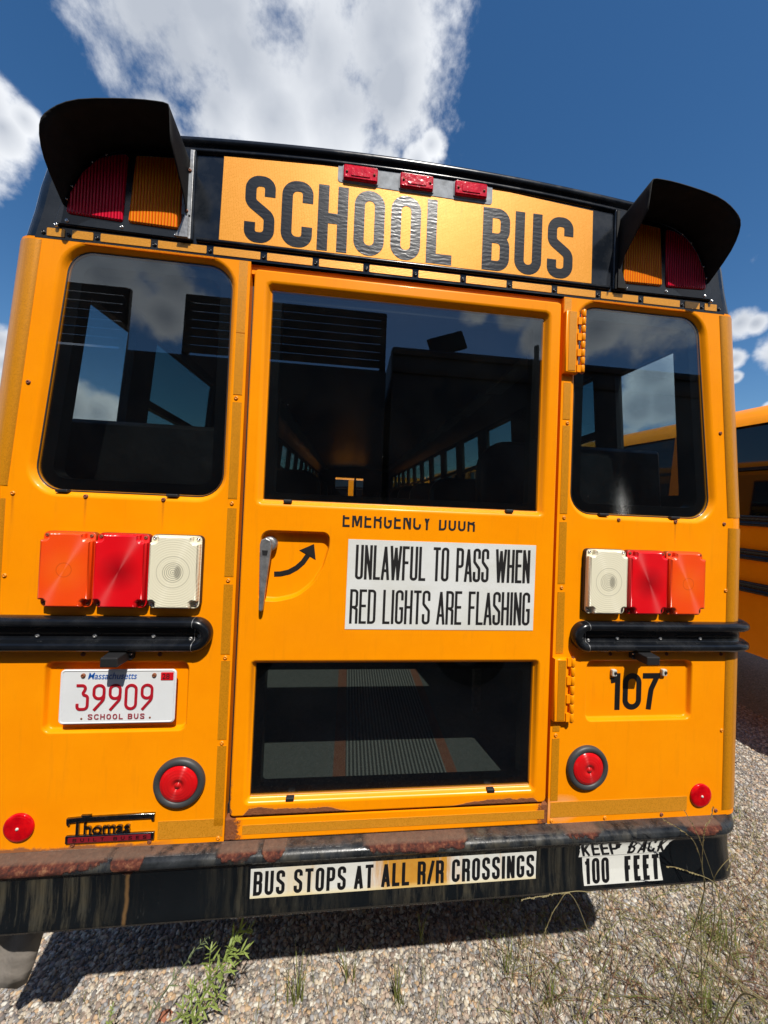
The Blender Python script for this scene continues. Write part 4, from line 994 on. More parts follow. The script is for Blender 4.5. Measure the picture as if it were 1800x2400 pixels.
mb.loft([[(px-nx*yy, py-ny*yy, zz) for yy, zz in BP] for px, py, (nx, ny) in path], closed=False)
bp = P('rear_bumper', BUMPER, mb); bp['label'] = 'black rear bumper, rusted along its top edge, with two stickers'
def bstick(pts, mat, lift=.0010, n=8, dx=0):
    """sticker following the bumper profile: pts = x0,x1 at bottom and top, z0, z1"""
    (xa, xb), (xc, xd), z0, z1 = pts; mb = MB(); L_ = []
    for k in range(n+1):
        f = k/n; z = z0+(z1-z0)*f; L_.append([(xa+(xc-xa)*f, bump_y(z)-lift, z), (xb+(xd-xb)*f, bump_y(z)-lift, z)])
    mb.loft(L_, closed=False, smooth=False); return mb
s1 = P('bumper_sticker', STICK, bstick(((-.410, .444), (-.411, .446), .4770, .5570), STICK), bp)
mb = MB(); word(mb, 'BUS STOPS AT ALL R/R CROSSINGS', -.402, .4385, .4835, .5490, -.0013, gw=.46, t=.145, gap=.13, space=.34, yf=lambda z: bump_y(min(z, .559))); P('lettering', BLACK_INK, mb, s1)
s2 = P('bumper_sticker', STICK2, bstick(((.586, .875), (.600, .905), .5300, .5760), STICK2), bp)
mb = MB(); word(mb, 'KEEP BACK', .600, .880, .5325, .5735, -.0014, gw=.55, t=.17, gap=.16, space=.40, yf=lambda z: bump_y(z)); l2 = P('lettering', BLACK_INK, mb, s2)
for ob_ in (s2, l2):
    for v in ob_.data.vertices:
        f_ = max(0, (v.co.z-.530)/.045); v.co.x += .012*f_*f_*(1 if v.co.x > .72 else -1)+.0025*math.sin(v.co.z*420+v.co.x*30)*f_; v.co.y -= .0012*abs(math.sin(v.co.x*60))*f_
s3 = P('bumper_sticker', STICK2, bstick(((.602, .872), (.598, .862), .4480, .5290), STICK2), bp)
mb = MB(); word(mb, '100', .606, .688, .4520, .5250, -.0014, gw=.44, t=.14, gap=.12, yf=lambda z: bump_y(z)); P('lettering', BLACK_INK, mb, s3); mb = MB(); word(mb, 'FEET', .742, .860, .4520, .5250, -.0014, gw=.5, t=.17, gap=.22, yf=lambda z: bump_y(z)); P('lettering', BLACK_INK, mb, s3)

# --- underbody
mb = MB(); mb.box(-1.12, 1.12, .05, 10, .60, .66); P('underbody', DARKIN, mb)
mb = MB(); mb.box(-.45, -.37, .2, 9.6, .42, .60); mb.box(.37, .45, .2, 9.6, .42, .60); P('chassis_rail', DARKIN, mb)
fl = MB(); cols_ = 9; L_ = []
for k in range(9):
    z = .46-.335*k/8; x1_ = -1.015-.055*k/8-.02*(k/8)**3
    L_.append([(-1.26+(x1_+1.26)*j/cols_, .125+.010*math.sin(j*1.2+k*.4)-.02*k/8, z-.012*(k/8)*math.sin(j*1.7)) for j in range(cols_+1)])
fl.loft(L_, closed=False); o = P('mud_flap', FLAP, fl); so = o.modifiers.new('s', 'SOLIDIFY'); so.thickness = .008
for yy in (3.4, 8.6):
    for sgn in (1, -1):
        mb = MB(); zc = .19+.05*yy-.0; c_ = (sgn*.98, yy, zc)
        mb.lathe([(.30, -.12), (.42, -.13), (.47, -.10), (.48, 0), (.47, .10), (.42, .13), (.30, .12)], c_, axis='X', n=40); wh = P('wheel', TYRE, mb)
        mb = MB(); mb.lathe([(0, .05*sgn), (.12, .06*sgn), (.2, .02*sgn), (.30, .11*sgn)], c_, axis='X', n=32); P('rim', RIM, mb, wh)

# --- interior
mb = MB(); fz = .70
mb.add([sh((-1.17, .05, fz)), sh((1.17, .05, fz)), sh((1.17, 10, fz)), sh((-1.17, 10, fz))], [(0, 1, 2, 3)])
mb.add([(-1.1, .05, .66), (1.1, .05, .66), (1.1, .05, fz+.002), (-1.1, .05, fz+.002)], [(0, 1, 2, 3)])
P('floor', FLOOR, mb)
for sgn in (1, -1):
    mb = MB()
    def xi(z): return sx_(z)-.035
    ys = sorted(set([.06]+[v for w_ in WIN for v in w_[:2]]+[10.0]))
    def q2(y0, y1, z0, z1):
        mb.add([(sgn*xi(z0), y0, z0+.05*y0), (sgn*xi(z0), y1, z0+.05*y1), (sgn*xi(z1), y1, z1+.05*y1), (sgn*xi(z1), y0, z1+.05*y0)], [(0, 1, 2, 3)])
    for i in range(len(ys)-1):
        y0, y1 = ys[i], ys[i+1]; hit = [w_ for w_ in WIN if w_[0] <= y0+1e-6 and w_[1] >= y1-1e-6]
        q2(y0, y1, .68, 1.6)
        if hit: q2(y0, y1, 1.6, hit[0][2]); q2(y0, y1, hit[0][3], 2.45)
        else: q2(y0, y1, 1.6, 2.45)
    for (y0, y1, z0, z1) in WIN: # reveals
        for (ya, za, yb_, zb) in ((y0, z0, y0, z1), (y1, z0, y1, z1), (y0, z0, y1, z0), (y0, z1, y1, z1)):
            mb.add([sh((sgn*xi(za), ya, za)), sh((sgn*xi(zb), yb_, zb)), sh((sgn*(sx_(zb)+.001), yb_, zb)), sh((sgn*(sx_(za)+.001), ya, za))], [(0, 1, 2, 3)])
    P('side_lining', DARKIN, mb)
    for i, (y0, y1, z0, z1) in enumerate(WIN):
        mb = MB(); a = [sh((sgn*(sx_(z0)-.012), y0, z0)), sh((sgn*(sx_(z0)-.012), y1, z0)), sh((sgn*(sx_(z1)-.012), y1, z1)), sh((sgn*(sx_(z1)-.012), y0, z1))]
        b = [(p[0]-sgn*.004, p[1], p[2]) for p in a]
        mb.add(a+b, [(0,1,2,3),(4,7,6,5),(0,4,5,1),(1,5,6,2),(2,6,7,3),(3,7,4,0)]); sw = P('side_window', TINTGLASS if i else SIDEGLASS, mb)
        if i:
            mb = MB(); zm = 2.02; mb.box(*sorted((sgn*(sx_(zm)-.03), sgn*(sx_(zm)+.004))), y0, y1, zm-.018+.05*(y0+y1)/2, zm+.018+.05*(y0+y1)/2); P('sash_bar', FRIT, mb, sw)
# ceiling with two lamp rails
mb = MB(); cs = [(x*.955, z-.045) for x, z in outl([(1.12, 2.40), (1.09, 2.47), (1.03, 2.54), (.93, 2.59), (.6, 2.635), (0, 2.65)])]
mb.loft([[sh((x, y, z)) for x, z in cs] for y in (.06, 2, 4, 6, 8, 10)], closed=False); P('ceiling', CEIL, mb)
for sgn in (1, -1):
    mb = MB(); 
    for k in range(12): mb.box(sgn*.90-.06, sgn*.90+.06, .9+.74*k, 1.5+.74*k, 2.50+.05*(1.2+.74*k), 2.525+.05*(1.2+.74*k))
    P('ceiling_duct', simple('duct_grey', (.16, .17, .16), .5), mb)
mb = MB(); mb.add([sh((-1.15, 9.9, .7)), sh((1.15, 9.9, .7)), sh((1.15, 9.9, 1.72)), sh((-1.15, 9.9, 1.72))], [(0,1,2,3)]); mb.add([sh((-1.15, 9.9, 2.28)), sh((1.15, 9.9, 2.28)), sh((1.05, 9.9, 2.62)), sh((-1.05, 9.9, 2.62))], [(0,1,2,3)]); mb.box(-.03, .03, 9.88, 9.92, 2.2, 2.8); mb.box(.25, 1.15, 9.86, 9.89, 2.1, 2.85); mb.box(-1.15, -.62, 9.86, 9.89, 2.1, 2.85)
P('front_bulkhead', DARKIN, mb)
# inner rear wall lining, so the cabin is closed above and around the windows
mb = MB(); ww = [inset(rear_window_poly(s), -.003) for s in (1, -1)]
rg1 = rect(-.42, .42, 1.622, 2.235); rg2 = rect(-.42, .425, .737, 1.112)
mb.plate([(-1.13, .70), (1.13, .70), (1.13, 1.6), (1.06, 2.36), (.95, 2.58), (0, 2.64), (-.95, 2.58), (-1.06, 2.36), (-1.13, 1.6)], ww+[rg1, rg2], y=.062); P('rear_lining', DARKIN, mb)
# seats
def seat_mesh(w_, corners_=None):
    mb = MB(); out = rpoly([(0, 0), (w_, 0), (w_, .72), (0, .72)], corners_ or [0, 0, .11, .11], 8)
    L_ = []
    for k, (d, y) in enumerate(((.02, .0), (.004, .012), (0, .035), (.0, .065), (.006, .088), (.022, .10))):
        L_.append([(x, y, z) for x, z in inset(out, d)])
    mb.loft(L_); mb.cap(L_[0]); mb.cap(L_[-1]); return mb
for k in range(9):
    for sgn in (1, -1):
        y = .34+.74*k; w_ = .78 if k else .74
        if k == 0: y = .165 if sgn < 0 else .23
        top = 1.885 if k == 0 else 1.80
        if k == 0 and sgn > 0: w_ = .80; top = 1.898
        mb = seat_mesh(w_, [0, 0, .02, .12] if sgn > 0 else [0, 0, .12, .02]); x_ = .35 if sgn > 0 else -.36-w_
        if k == 0 and sgn < 0: x_ = -1.155; w_ = .60; mb = seat_mesh(.60, [0, 0, .10, .02]); top = 1.866
        M4 = Matrix.Translation((x_, y, top-.72+.05*y)); mb.v = [tuple(M4 @ Vector(v)) for v in mb.v]
        mb.v = [(v[0], v[1]-(v[2]-(top-.72))*-.08, v[2]) for v in mb.v]
        st = P('seat', SEAT, mb)
        mb = MB(); mb.box(x_+.02, x_+w_-.04, y+.1, y+.5, 1.08+.05*y, 1.20+.05*y); P('cushion', SEAT, mb, st, bevel=.03)
        mb = MB()
        for xx in (x_+.06, x_+.5): mb.box(xx, xx+.03, y+.2, y+.23, .70+.05*y, 1.1+.05*y)
        P('seat_leg', STEEL, mb, st)

# ================================================================ neighbouring buses
def neighbour(name, x, y, rotz, label, sgn, rear_at, length=11):
    root = empty(name, label, 'bus', group='buses parked either side of the school bus')
    root.matrix_world = Matrix.Translation((x, y, 0)) @ Matrix.Rotation(rotz, 4, 'Z')
    # local: x = 0 is the near side face, body extends to sgn*2.4, runs along +y; heights from the world ground
    g0 = GW
    def Q(n_, mt, mb_, par=root, **k): return mb_.build(n_, mt, par, **k)
    prof = [(0, g0+.72), (0, g0+1.90), (.04, g0+2.76), (.07, g0+2.82), (.14, g0+2.90), (.35, g0+2.99), (.8, g0+3.05), (1.2, g0+3.07)]
    pr = prof+[(2.4-a, b) for a, b in prof[::-1][1:]]
    ya, yb_ = rear_at
    wins = []; k = ya+.12
    while k < yb_-.6: wins.append((k, min(k+.72, yb_-.2))); k += .95
    mb = MB()
    def xs_(z): return 0 if z < g0+1.9 else .04*(z-g0-1.9)/.86
    def quad(y0, y1, z0, z1, off=0): mb.add([(sgn*(xs_(z0)+off), y0, z0), (sgn*(xs_(z0)+off), y1, z0), (sgn*(xs_(z1)+off), y1, z1), (sgn*(xs_(z1)+off), y0, z1)], [(0,1,2,3)])
    quad(ya, yb_, g0+.72, g0+1.93)
    cuts = sorted([ya, yb_]+[v for w_ in wins for v in w_])
    for y0, y1 in zip(cuts, cuts[1:]):
        if not any(abs(w_[0]-y0) < 1e-6 for w_ in wins): quad(y0, y1, g0+1.93, g0+2.76)
    mb.loft([[(sgn*a, yy, b) for a, b in pr[2:-2]] for yy in (ya, (ya+yb_)/2, yb_)], closed=False)
    mb.add([(sgn*2.4, ya, g0+.72), (sgn*2.4, yb_, g0+.72), (sgn*2.36, yb_, g0+2.76), (sgn*2.36, ya, g0+2.76)], [(0,1,2,3)])
    for yy in (ya, yb_): mb.add([(sgn*a, yy, b) for a, b in pr], [tuple(range(len(pr)))])
    mb.add([(0, ya, g0+.72), (sgn*2.4, ya, g0+.72), (sgn*2.4, yb_, g0+.72), (0, yb_, g0+.72)], [(0,1,2,3)])
    Q('body', Y_BODY, mb)
    for z in (1.89, 1.59, 1.30):
        mb = MB(); pth = [(-.0, -.048), (-.022, -.048), (-.034, -.036), (-.034, -.022), (-.016, -.012), (-.016, .012), (-.034, .022), (-.034, .036), (-.022, .048), (0, .048)]
        mb.loft([[(sgn*a, yy, g0+z+b) for a, b in pth] for yy in (ya, yb_)], closed=False); Q('rub_rail', BLK_RAIL, mb)
    for (y0, y1) in wins:
        mb = MB(); z0, z1 = g0+1.93, g0+2.76
        mb.add([(sgn*(.045), y0, z0), (sgn*.045, y1, z0), (sgn*.085, y1, z1), (sgn*.085, y0, z1)], [(0,1,2,3)])
        for (a_, b_, c_, d_) in ((y0, z0, y0, z1), (y1, z0, y1, z1), (y0, z1, y1, z1), (y0, z0, y1, z0)):
            mb.add([(sgn*xs_(b_), a_, b_), (sgn*xs_(d_), c_, d_), (sgn*(xs_(d_)+.05), c_, d_), (sgn*(xs_(b_)+.05), a_, b_)], [(0,1,2,3)])
        wn = Q('window', NBGLASS, mb)
        mb = MB(); zm = g0+2.36; mb.box(*sorted((sgn*.03, sgn*.06)), y0, y1, zm-.014, zm+.014); Q('sash_bar', Y_BODY if False else BLK_MATT, mb, wn)
    mb = MB()
    for yy in [ya+.6+1.1*i for i in range(int((yb_-ya)/1.1))]: mb.box(*sorted((-sgn*.0015, sgn*.001)), yy, yy+.004, g0+.74, g0+1.24)
    Q('panel_seam', RUBBER, mb)
    for yy in (ya+2.4, yb_-1.8):
        mb = MB(); mb.lathe([(.30, -.12), (.42, -.13), (.47, -.10), (.48, 0), (.47, .10), (.42, .13), (.30, .12)], (sgn*.25, yy, g0+.48), axis='X', n=32); wh = Q('wheel', TYRE, mb)
        mb = MB(); mb.lathe([(0, -.05*sgn), (.2, -.03*sgn), (.30, -.10*sgn)], (sgn*.25, yy, g0+.48), axis='X', n=24); Q('rim', RIM, mb, wh)
    return root
neighbour('parked_bus', 3.42, 1.5, R(4.5), 'yellow school bus parked on the right with three black rub rails and dark windows', 1, (-1.0, 10))
neighbour('parked_bus', 4.5, 14.5, R(90), 'yellow school bus parked crosswise far ahead, glimpsed through the windscreen', 1, (-3, 8))
neighbour('parked_bus', -4.4, 2.0, R(-3), 'yellow school bus whose roof edge just shows at the left edge of the photo', -1, (-1.0, 9))

# ================================================================ things behind the camera (seen mirrored in the glass)
YT = -2.81; OZ = .145-GW        # heights below are measured above the ground
tr_ = empty('stake_truck', 'dark stake-sided truck parked behind the camera, reflected in the left glass', 'truck', (0, YT, GW))
def TQ(n_, mt, mb_, **k): return mb_.build(n_, mt, tr_, **k)
mb = MB(); mb.box(-7.5, .20, -2.4, 0, .9, 3.32+OZ); TQ('truck_body', DARKMET, mb, bevel=.02)
def stake(x0, x1, n, z0=3.345, h=.089, gap=.010):
    for k in range(n):
        z = z0+k*(h+gap)+OZ; mb = MB(); mb.box(x0, x1, -.018, -.008, z, z+h); TQ('slat', TIMBER, mb)
    for xx in (x1-.05, x0-.02):
        mb = MB(); mb.box(xx, xx+.07, -.07, -.032, 2.4+OZ, z0+n*(h+gap)+OZ); TQ('stake_post', TIMBER, mb)
stake(-2.11, .17, 7); stake(-3.9, -2.74, 7); stake(-6.8, -4.1, 7)
for xx in (-5.5, -1.4):
    mb = MB(); mb.lathe([(.28, -.12), (.42, -.13), (.46, 0), (.42, .13), (.28, .12)], (xx, -.3, .46), axis='Y', n=28); TQ('wheel', TYRE, mb)
bt = empty('box_truck', 'dark box truck with a mirror above its roof, reflected in the door glass', 'truck', (0, YT, GW))
mb = MB(); mb.box(.26, 9.0, -2.4, 0, .8, 3.64+OZ); o = mb.build('box', DARKMET, bt, bevel=.04)
mb = MB(); mb.box(.27, 9.0, .002, .03, 3.30+OZ, 3.36+OZ); mb.box(.27, 9., .002, .035, 3.52+OZ, 3.57+OZ); mb.build('roof_trim', TIMBER, bt)
mb = MB(); M4 = Matrix.Translation((.96, -.10, 3.77+OZ)) @ Matrix.Rotation(R(-20), 4, 'Y'); mb.box(-.24, .24, -.02, .03, -.12, .12, M4); o = mb.build('mirror', RUBBER, bt, bevel=.03)
mb = MB(); mb.tube([(.9, -.12, 3.6+OZ), (.95, -.11, 3.72+OZ)], .02); mb.tube([(2.05, .06, 2.6+OZ), (2.05, .06, 3.76+OZ)], .03); mb.build('mirror_arm', RUBBER, bt)
for xx in (1.4, 7.4):
    mb = MB(); mb.lathe([(.28, -.12), (.42, -.13), (.46, 0), (.42, .13), (.28, .12)], (xx, -.3, .46), axis='Y', n=28); mb.build('wheel', TYRE, bt)

# ================================================================ gravel, stones, weeds
def stone(seed, sub=2):
    bm = bmesh.new(); bmesh.ops.create_icosphere(bm, subdivisions=sub, radius=1.0); rn = random.Random(seed)
    cuts = [(Vector((rn.gauss(0, 1), rn.gauss(0, 1), rn.gauss(0, 1))).normalized(), rn.uniform(.55, .85)) for _ in range(9)]
    sc = (rn.uniform(.8, 1.2), rn.uniform(.65, .9), rn.uniform(.45, .7))
    for v in bm.verts:
        for n_, d in cuts:
            k = v.co.dot(n_)
            if k > d: v.co -= n_*(k-d)
        v.co = Vector((v.co.x*sc[0], v.co.y*sc[1], v.co.z*sc[2]))
    me = bpy.data.meshes.new('pebble'); bm.to_mesh(me); bm.free(); me.materials.append(PEBBLE)
    for p in me.polygons: p.use_smooth = True
    return me
src = bpy.data.collections.new('pebble_kinds')
for i in range(7):
    o = bpy.data.objects.new('pebble_kind', stone(i)); src.objects.link(o)
def scatter(name, polys, density, smin, smax, seed):
    mb = MB()
    for (xa, xb, ya, yb_) in polys: mb.add([(xa, ya, 0), (xb, ya, 0), (xb, yb_, 0), (xa, yb_, 0)], [(0,1,2,3)])
    o = mb.build(name, PEBBLE); o.location.z = GW+.001; o['kind'] = 'stuff'
    ng = bpy.data.node_groups.new(name, 'GeometryNodeTree')
    ng.interface.new_socket('Geometry', in_out='INPUT', socket_type='NodeSocketGeometry'); ng.interface.new_socket('Geometry', in_out='OUTPUT', socket_type='NodeSocketGeometry')
    a = ng.nodes.new; gi = a('NodeGroupInput'); go = a('NodeGroupOutput'); dp = a('GeometryNodeDistributePointsOnFaces'); io = a('GeometryNodeInstanceOnPoints'); ci = a('GeometryNodeCollectionInfo')
    ci.inputs['Collection'].default_value = src; ci.inputs['Separate Children'].default_value = True; ci.inputs['Reset Children'].default_value = True
    dp.inputs['Density'].default_value = density; dp.inputs['Seed'].default_value = seed; io.inputs['Pick Instance'].default_value = True
    rv = a('FunctionNodeRandomValue'); rv.data_type = 'FLOAT_VECTOR'; rv.inputs[0].default_value = (-.5, -.5, 0); rv.inputs[1].default_value = (.5, .5, 6.283)
    rs = a('FunctionNodeRandomValue'); rs.data_type = 'FLOAT'; rs.inputs[2].default_value = 0; rs.inputs[3].default_value = 1; rs.inputs['Seed'].default_value = 9
    pw = a('ShaderNodeMath'); pw.operation = 'POWER'; pw.inputs[1].default_value = 2.6; mr = a('ShaderNodeMapRange'); mr.inputs['To Min'].default_value = smin; mr.inputs['To Max'].default_value = smax
    l = ng.links.new; l(gi.outputs[0], dp.inputs['Mesh']); l(dp.outputs['Points'], io.inputs['Points']); l(ci.outputs[0], io.inputs['Instance'])
    l(rv.outputs[0], io.inputs['Rotation']); l(rs.outputs[1], pw.inputs[0]); l(pw.outputs[0], mr.inputs['Value']); l(mr.outputs['Result'], io.inputs['Scale']); l(io.outputs[0], go.inputs[0])
    md = o.modifiers.new('scatter', 'NODES'); md.node_group = ng
    return o
scatter('gravel', [(-1.9, 2.2, -.1, 1.15)], 19000, .0032, .0130, 1)
scatter('gravel', [(2.2, 3.4, -.3, 1.15), (1.1, 3.9, 1.15, 3.2)], 7000, .0052, .0135, 2)

def WG(x, y): # ground point in world from bus-frame x, y (ground is level)
    p = W @ Vector((x, y, GZ+.05*y)); return (p.x, p.y, GW)
def WB(p): return tuple(W @ Vector(p))
def blade(mb, base, h, lean, az, w_=.003, curl=.6, n=4, droop=0):
    b = Vector(base); d = Vector((math.cos(az), math.sin(az), 0)); sd = Vector((-d.y, d.x, 0)); L_ = []
    for k in range(n+1):
        t = k/n; p = b+Vector((0, 0, h*(t-droop*t*t)))+d*(h*lean*(t**(1+curl)))
        ww = w_*(1-t)**.7+.0002; L_.append([p-sd*ww, p+sd*ww])
    mb.loft(L_, closed=False)
def leaf(mb, p, d, ln, w_):
    d = Vector(d).normalized(); sd = d.cross(Vector((0, 0, 1)))
    if sd.length < .1: sd = Vector((1, 0, 0))
    sd.normalize(); up = sd.cross(d); p = Vector(p)
    L_ = []
    for t, k in ((0, .25), (.25, .8), (.5, 1), (.78, .6), (1, .05)):
        c_ = p+d*ln*t-up*ln*.12*t*t; L_.append([c_-sd*w_*k, c_+up*w_*.25*k, c_+sd*w_*k])
    mb.loft(L_, closed=False)
def leafy(name, label, stems, mat_leaf=LEAF, sp=.011, ln=.030, lw=.0032, seed=1, cat='weed', group=None):
    rn = random.Random(seed); pts0 = WB(stems[0][0]); root = empty(name, label, cat, (pts0[0], pts0[1], GW), group)
    inv = Matrix.Translation((-pts0[0], -pts0[1], -GW))
    ms = MB(); ml = MB()
    for st_ in stems:
        P_ = [inv @ Vector(WB(p)) for p in st_]
        # smooth resample
        Q_ = []
        for i in range(len(P_)-1):
            n_ = max(1, int((P_[i+1]-P_[i]).length/sp))
            for k in range(n_): Q_.append(P_[i].lerp(P_[i+1], k/n_))
        Q_.append(P_[-1]); n_ = len(Q_)
        ms.tube(Q_, [.0026*(1-.75*i/n_) for i in range(n_)], 6)
        for i, p in enumerate(Q_):
            if i == 0: continue
            d = (Q_[min(i+1, n_-1)]-Q_[i-1]).normalized(); a = i*2.4+rn.uniform(-.4, .4); s_ = d.cross(Vector((0, 1, 0))); s_.normalize(); u_ = d.cross(s_)
            for rep in range(2 if i > n_*.7 else 1):
                aa = a+rep*2.5; k = .45+.55*math.sin(math.pi*min(1, .15+.85*i/n_))
                leaf(ml, p, d*.75+(s_*math.cos(aa)+u_*math.sin(aa))*.75, ln*k*rn.uniform(.75, 1.15), lw*k)
    ms.build('stem', mat_leaf, root); ml.build('foliage', mat_leaf, root)
    return root
leafy('leafy_weed', 'tall bright green leafy weed branching in front of the bumper, left of centre', [
    [(-.64,.20,-.30),(-.619,.17,-.142),(-.589,.15,-.038),(-.559,.13,.035),(-.533,.12,.095),(-.506,.11,.144),(-.474,.10,.211),(-.434,.10,.237)],
    [(-.559,.13,.035),(-.562,.12,.104),(-.561,.12,.156)], [(-.544,.13,.057),(-.516,.12,.08),(-.488,.12,.097)], [(-.512,.11,.135),(-.474,.11,.148),(-.446,.11,.161)],
    [(-.506,.11,.144),(-.49,.11,.19),(-.466,.11,.232)], [(-.62,.17,-.14),(-.63,.17,-.06),(-.625,.16,.0)], [(-.60,.17,-.10),(-.56,.16,-.07),(-.53,.16,-.03)], [(-.64,.2,-.2),(-.66,.18,-.12),(-.66,.17,-.08)]], seed=4, ln=.042, sp=.009, lw=.0036)
leafy('thin_weed', 'thin single-stemmed grey-green weed leaning beside the leafy one', [
    [(-.80,.20,-.30),(-.766,.16,-.111),(-.719,.14,-.018),(-.686,.13,.044),(-.641,.12,.114),(-.602,.11,.175),(-.56,.10,.225)]], leafm('grey_weed_leaf', (.15, .20, .09), (.22, .27, .14)), sp=.02, ln=.032, lw=.0026, seed=5)
leafy('small_weed', 'little green sprig standing in the bumper shadow at the left', [[(-.93,.25,-.29),(-.925,.24,-.22),(-.915,.24,-.15)]], seed=8, sp=.010, ln=.02)
def tuft(x, y, n, h, label, seed, spread=.03, mat=GRASS, name='grass_tuft', red=0):
    rn = random.Random(seed); p = WG(x, y); mb = MB()
    for i in range(n):
        a = rn.uniform(0, 6.283); r_ = rn.uniform(0, spread)
        blade(mb, (r_*math.cos(a), r_*math.sin(a), -.004), h*rn.uniform(.5, 1.05), rn.uniform(.05, .5), rn.uniform(0, 6.283), rn.uniform(.0012, .0026), rn.uniform(.3, 1.2))
    o = mb.build(name, mat); o.location = p; tag(o, label, 'grass', 'grass tufts growing in the gravel'); return o
tuft(-.30, .30, 26, .17, 'green grass tuft on sunlit gravel just right of the leafy weed', 1)
tuft(.09, .27, 20, .16, 'narrow grass tuft at the bottom centre of the gravel', 2, .02)
tuft(-.10, .36, 12, .16, 'thin tall blades rising into the bumper shadow left of centre', 3, .03)
tuft(.22, .45, 9, .15, 'slim grass blades in the shadow edge below the crossings sticker', 4, .02)
tuft(.34, .42, 7, .12, 'reddish dry grass sprig at the shadow edge right of centre', 5, .02, REDSTEM)
tuft(.55, .33, 22, .15, 'loose green tuft on gravel under the right end of the shadow', 6, .04)
tuft(.02, .36, 8, .09, 'small reddish stems on the gravel at centre', 7, .05, REDSTEM)
tuft(1.55, .35, 60, .15, 'dense green clump at the lower right edge of the photo', 8, .10)
tuft(1.28, .16, 34, .15, 'bushy low tuft under the long drooping seed stalks', 9, .08)
tuft(.68, .22, 18, .13, 'sparse tuft near the bottom edge, right of centre', 10, .05)
tuft(-1.02, .22, 10, .10, 'dry pale blades at the bottom left corner', 11, .04, STALK)
tuft(1.75, .95, 16, .13, 'small weeds on the gravel right of the bumper end', 12, .05)
tuft(1.62, .75, 18, .13, 'weed clump just behind the right bumper end', 13, .05)
tuft(.68, .60, 30, .22, 'shaded grass clump below the bumper, right of centre', 14, .10)
tuft(2.9, .75, 24, .35, 'long grass blade group at the right edge of the photo', 15, .05)
# scattered undergrowth that nobody could count
rn = random.Random(21); mb = MB(); mr_ = MB(); mdry = MB()
def inzone():
    while True:
        x_ = rn.uniform(.45, 2.6); y_ = rn.uniform(.02, 1.3)
        if rn.random() < max(.04, 1.15-.9*y_)*(.35+.65*min(1, (x_-.4)/.9)): return x_, y_
for i in range(1500):
    x_, y_ = inzone(); p = WG(x_, y_)
    for k in range(rn.randint(1, 4)):
        blade(rn.choice((mb, mdry, mdry, mr_)), (p[0]+rn.uniform(-.012, .012), p[1]+rn.uniform(-.012, .012), GW), rn.uniform(.02, .11), rn.uniform(.2, 2.4), rn.uniform(0, 6.28), rn.uniform(.0008, .0022), rn.uniform(.2, 1.6), 5, rn.uniform(0, .7))
for i in range(520):
    x_, y_ = inzone(); p = WG(x_, y_)
    blade(mr_, (p[0]+rn.uniform(-.01, .01), p[1], GW), rn.uniform(.04, .13), rn.uniform(.1, 1.8), rn.uniform(0, 6.28), .0012, .5)
for i in range(150):
    x_ = rn.uniform(-1.2, .5); y_ = rn.uniform(.18, .38); p = WG(x_, y_)
    blade(rn.choice((mb, mr_, mdry)), (p[0], p[1], GW), rn.uniform(.03, .08), rn.uniform(.1, .8), rn.uniform(0, 6.28), .001, .5)
for q_, m_, n_ in ((mb, GRASS, 'sparse_grass'), (mr_, REDSTEM, 'red_stems'), (mdry, STALK, 'dry_grass')):
    o = q_.build(n_, m_); o['kind'] = 'stuff'
# long seed stalks in front of the bumper's right end
def stalk(pts, label, seed, head=.35, r0=.0016):
    rn = random.Random(seed); P_ = [Vector(WB(p)) for p in pts]; b = P_[0]
    root = empty('seed_stalk', label, 'grass stalk', (b.x, b.y, GW), 'long seed stalks by the bumper'); inv = Vector((b.x, b.y, GW))
    Q_ = []
    for i in range(len(P_)-1):
        p0 = P_[max(i-1, 0)]; p1 = P_[i]; p2 = P_[i+1]; p3 = P_[min(i+2, len(P_)-1)]
        for k in range(8):
            t = k/8; Q_.append(.5*((2*p1)+(-p0+p2)*t+(2*p0-5*p1+4*p2-p3)*t*t+(-p0+3*p1-3*p2+p3)*t**3)-inv)
    Q_.append(P_[-1]-inv); n_ = len(Q_)
    mb = MB(); mb.tube(Q_, [r0*(1-.6*i/n_) for i in range(n_)], 6); mb.build('stem', STALK, root)
    mb = MB(); i0 = int(n_*(1-head))
    tot = Q_[i0:]
    for i in range(len(tot)-1):
        seg = tot[i+1]-tot[i]; m_ = max(1, int(seg.length/.0045))
        for k in range(m_):
            p = tot[i].lerp(tot[i+1], k/m_); dd = seg.normalized(); a = rn.uniform(0, 6.28); s_ = dd.cross(Vector((0, 1, 0))).normalized(); u_ = dd.cross(s_)
            leaf(mb, p, dd+(s_*math.cos(a)+u_*math.sin(a))*.45, .0065, .0016)
    mb.build('seed_head', STALK, root); return root
stalk([(1.50,.20,-.29),(1.386,.15,-.117),(1.205,.05,.167),(1.125,0,.332),(.924,-.12,.609),(.872,-.14,.691),(.821,-.15,.763)], 'longest seed stalk, crossing the bumper corner to the yellow panel', 1, .30)
stalk([(1.214,.12,-.285),(1.124,.05,.018),(1.035,-.02,.295),(.973,-.08,.46),(.934,-.10,.571),(.876,-.12,.656),(.775,-.13,.722)], 'upright seed stalk leaning left over the corner of the bumper', 2, .30)
stalk([(1.30,.12,-.285),(1.22,0,.0),(1.181,-.1,.111),(1.064,-.1,.195),(.977,-.1,.258),(.873,-.1,.323),(.805,-.1,.374),(.752,-.1,.404)], 'brown stalk lying low across the lower right gravel', 3, .1, .0022)
stalk([(1.42,.02,-.285),(1.30,-.06,-.02),(1.181,-.1,.105),(.95,-.12,.283),(.734,-.14,.458),(.60,-.15,.526),(.52,-.15,.553),(.456,-.15,.554),(.335,-.15,.544)], 'arching stalk drooping over the bumper between its two stickers', 4, .16)
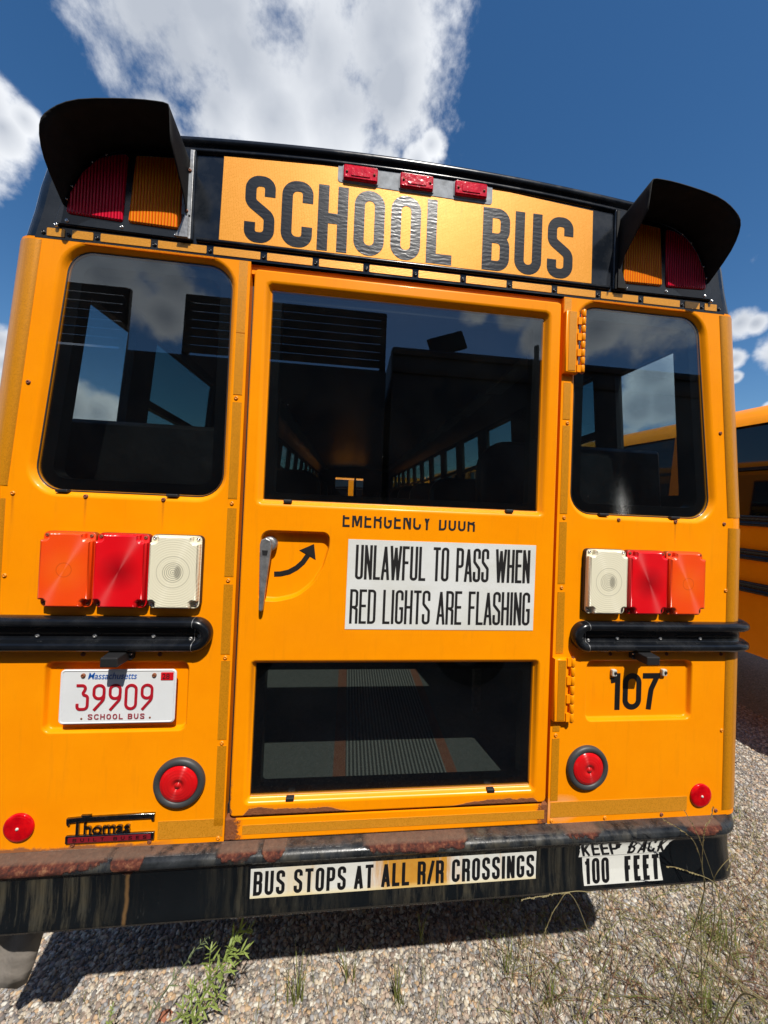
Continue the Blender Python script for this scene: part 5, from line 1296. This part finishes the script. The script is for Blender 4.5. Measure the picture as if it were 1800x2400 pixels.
stalk([(.90,.12,-.285),(.62,-.05,.30),(.479,-.15,.548),(.44,-.15,.52),(.418,-.15,.481),(.389,-.15,.405)], 'forked stalk hanging below the bumper edge', 5, .3)
stalk([(1.10,.15,-.285),(1.02,.0,.20),(.974,-.08,.453),(.941,-.10,.546),(.922,-.12,.668),(.944,-.12,.711),(.95,-.12,.741)], 'straight seed stalk standing against the corner reflector', 6, .4)
stalk([(1.15,.12,-.285),(1.08,-.02,.25),(.98,-.10,.50),(1.03,-.12,.60),(1.00,-.12,.55)], 'short bent stalk beside the right bumper end', 7, .3)
stalk([(1.22,.10,-.285),(1.15,-.02,.20),(1.02,-.09,.46),(.86,-.12,.56),(.80,-.12,.575)], 'stalk leaning across the KEEP BACK sticker', 8, .35)
# red stone
o = link('red_stone', stone(33, 3)); o.data = o.data.copy(); o.data.materials.clear(); o.data.materials.append(simple('red_stone', (.30, .11, .06), .85, bscale=60, vary=.25, vscale=40)); o.scale = (.034, .030, .016); o.location = WG(-.77, .30)
tag(o, 'flat red stone lying in the gravel between the two weeds at the left', 'stone')
# ---------------------------------------------------------------- a tree far behind the camera (mirrored in the right window)
tr2 = empty('leafy_tree', 'leafy tree behind the camera, reflected in the right rear window', 'tree', (12.5, -13, GW))
mb = MB(); mb.tube([(0, 0, 0), (.1, 0, 2), (0, .1, 4), (.2, 0, 6)], [.22, .18, .12, .04], 10); mb.tube([(.1, 0, 2.2), (1.2, .2, 3.6)], [.09, .03]); mb.tube([(.0, 0, 2.8), (-1.3, .1, 4.4)], [.09, .03]); mb.build('trunk', BARK, tr2)
mb = MB(); rn = random.Random(5)
for c_ in range(26):
    cc = Vector((rn.gauss(0, 1.3), rn.gauss(0, 1.1), 4.6+rn.gauss(0, 1.1)))
    for k in range(110):
        p = cc+Vector((rn.gauss(0, .38), rn.gauss(0, .38), rn.gauss(0, .30))); leaf(mb, p, (rn.gauss(0, 1), rn.gauss(0, 1), rn.gauss(0, .6)), .14, .045)
mb.build('crown', TREELEAF, tr2)
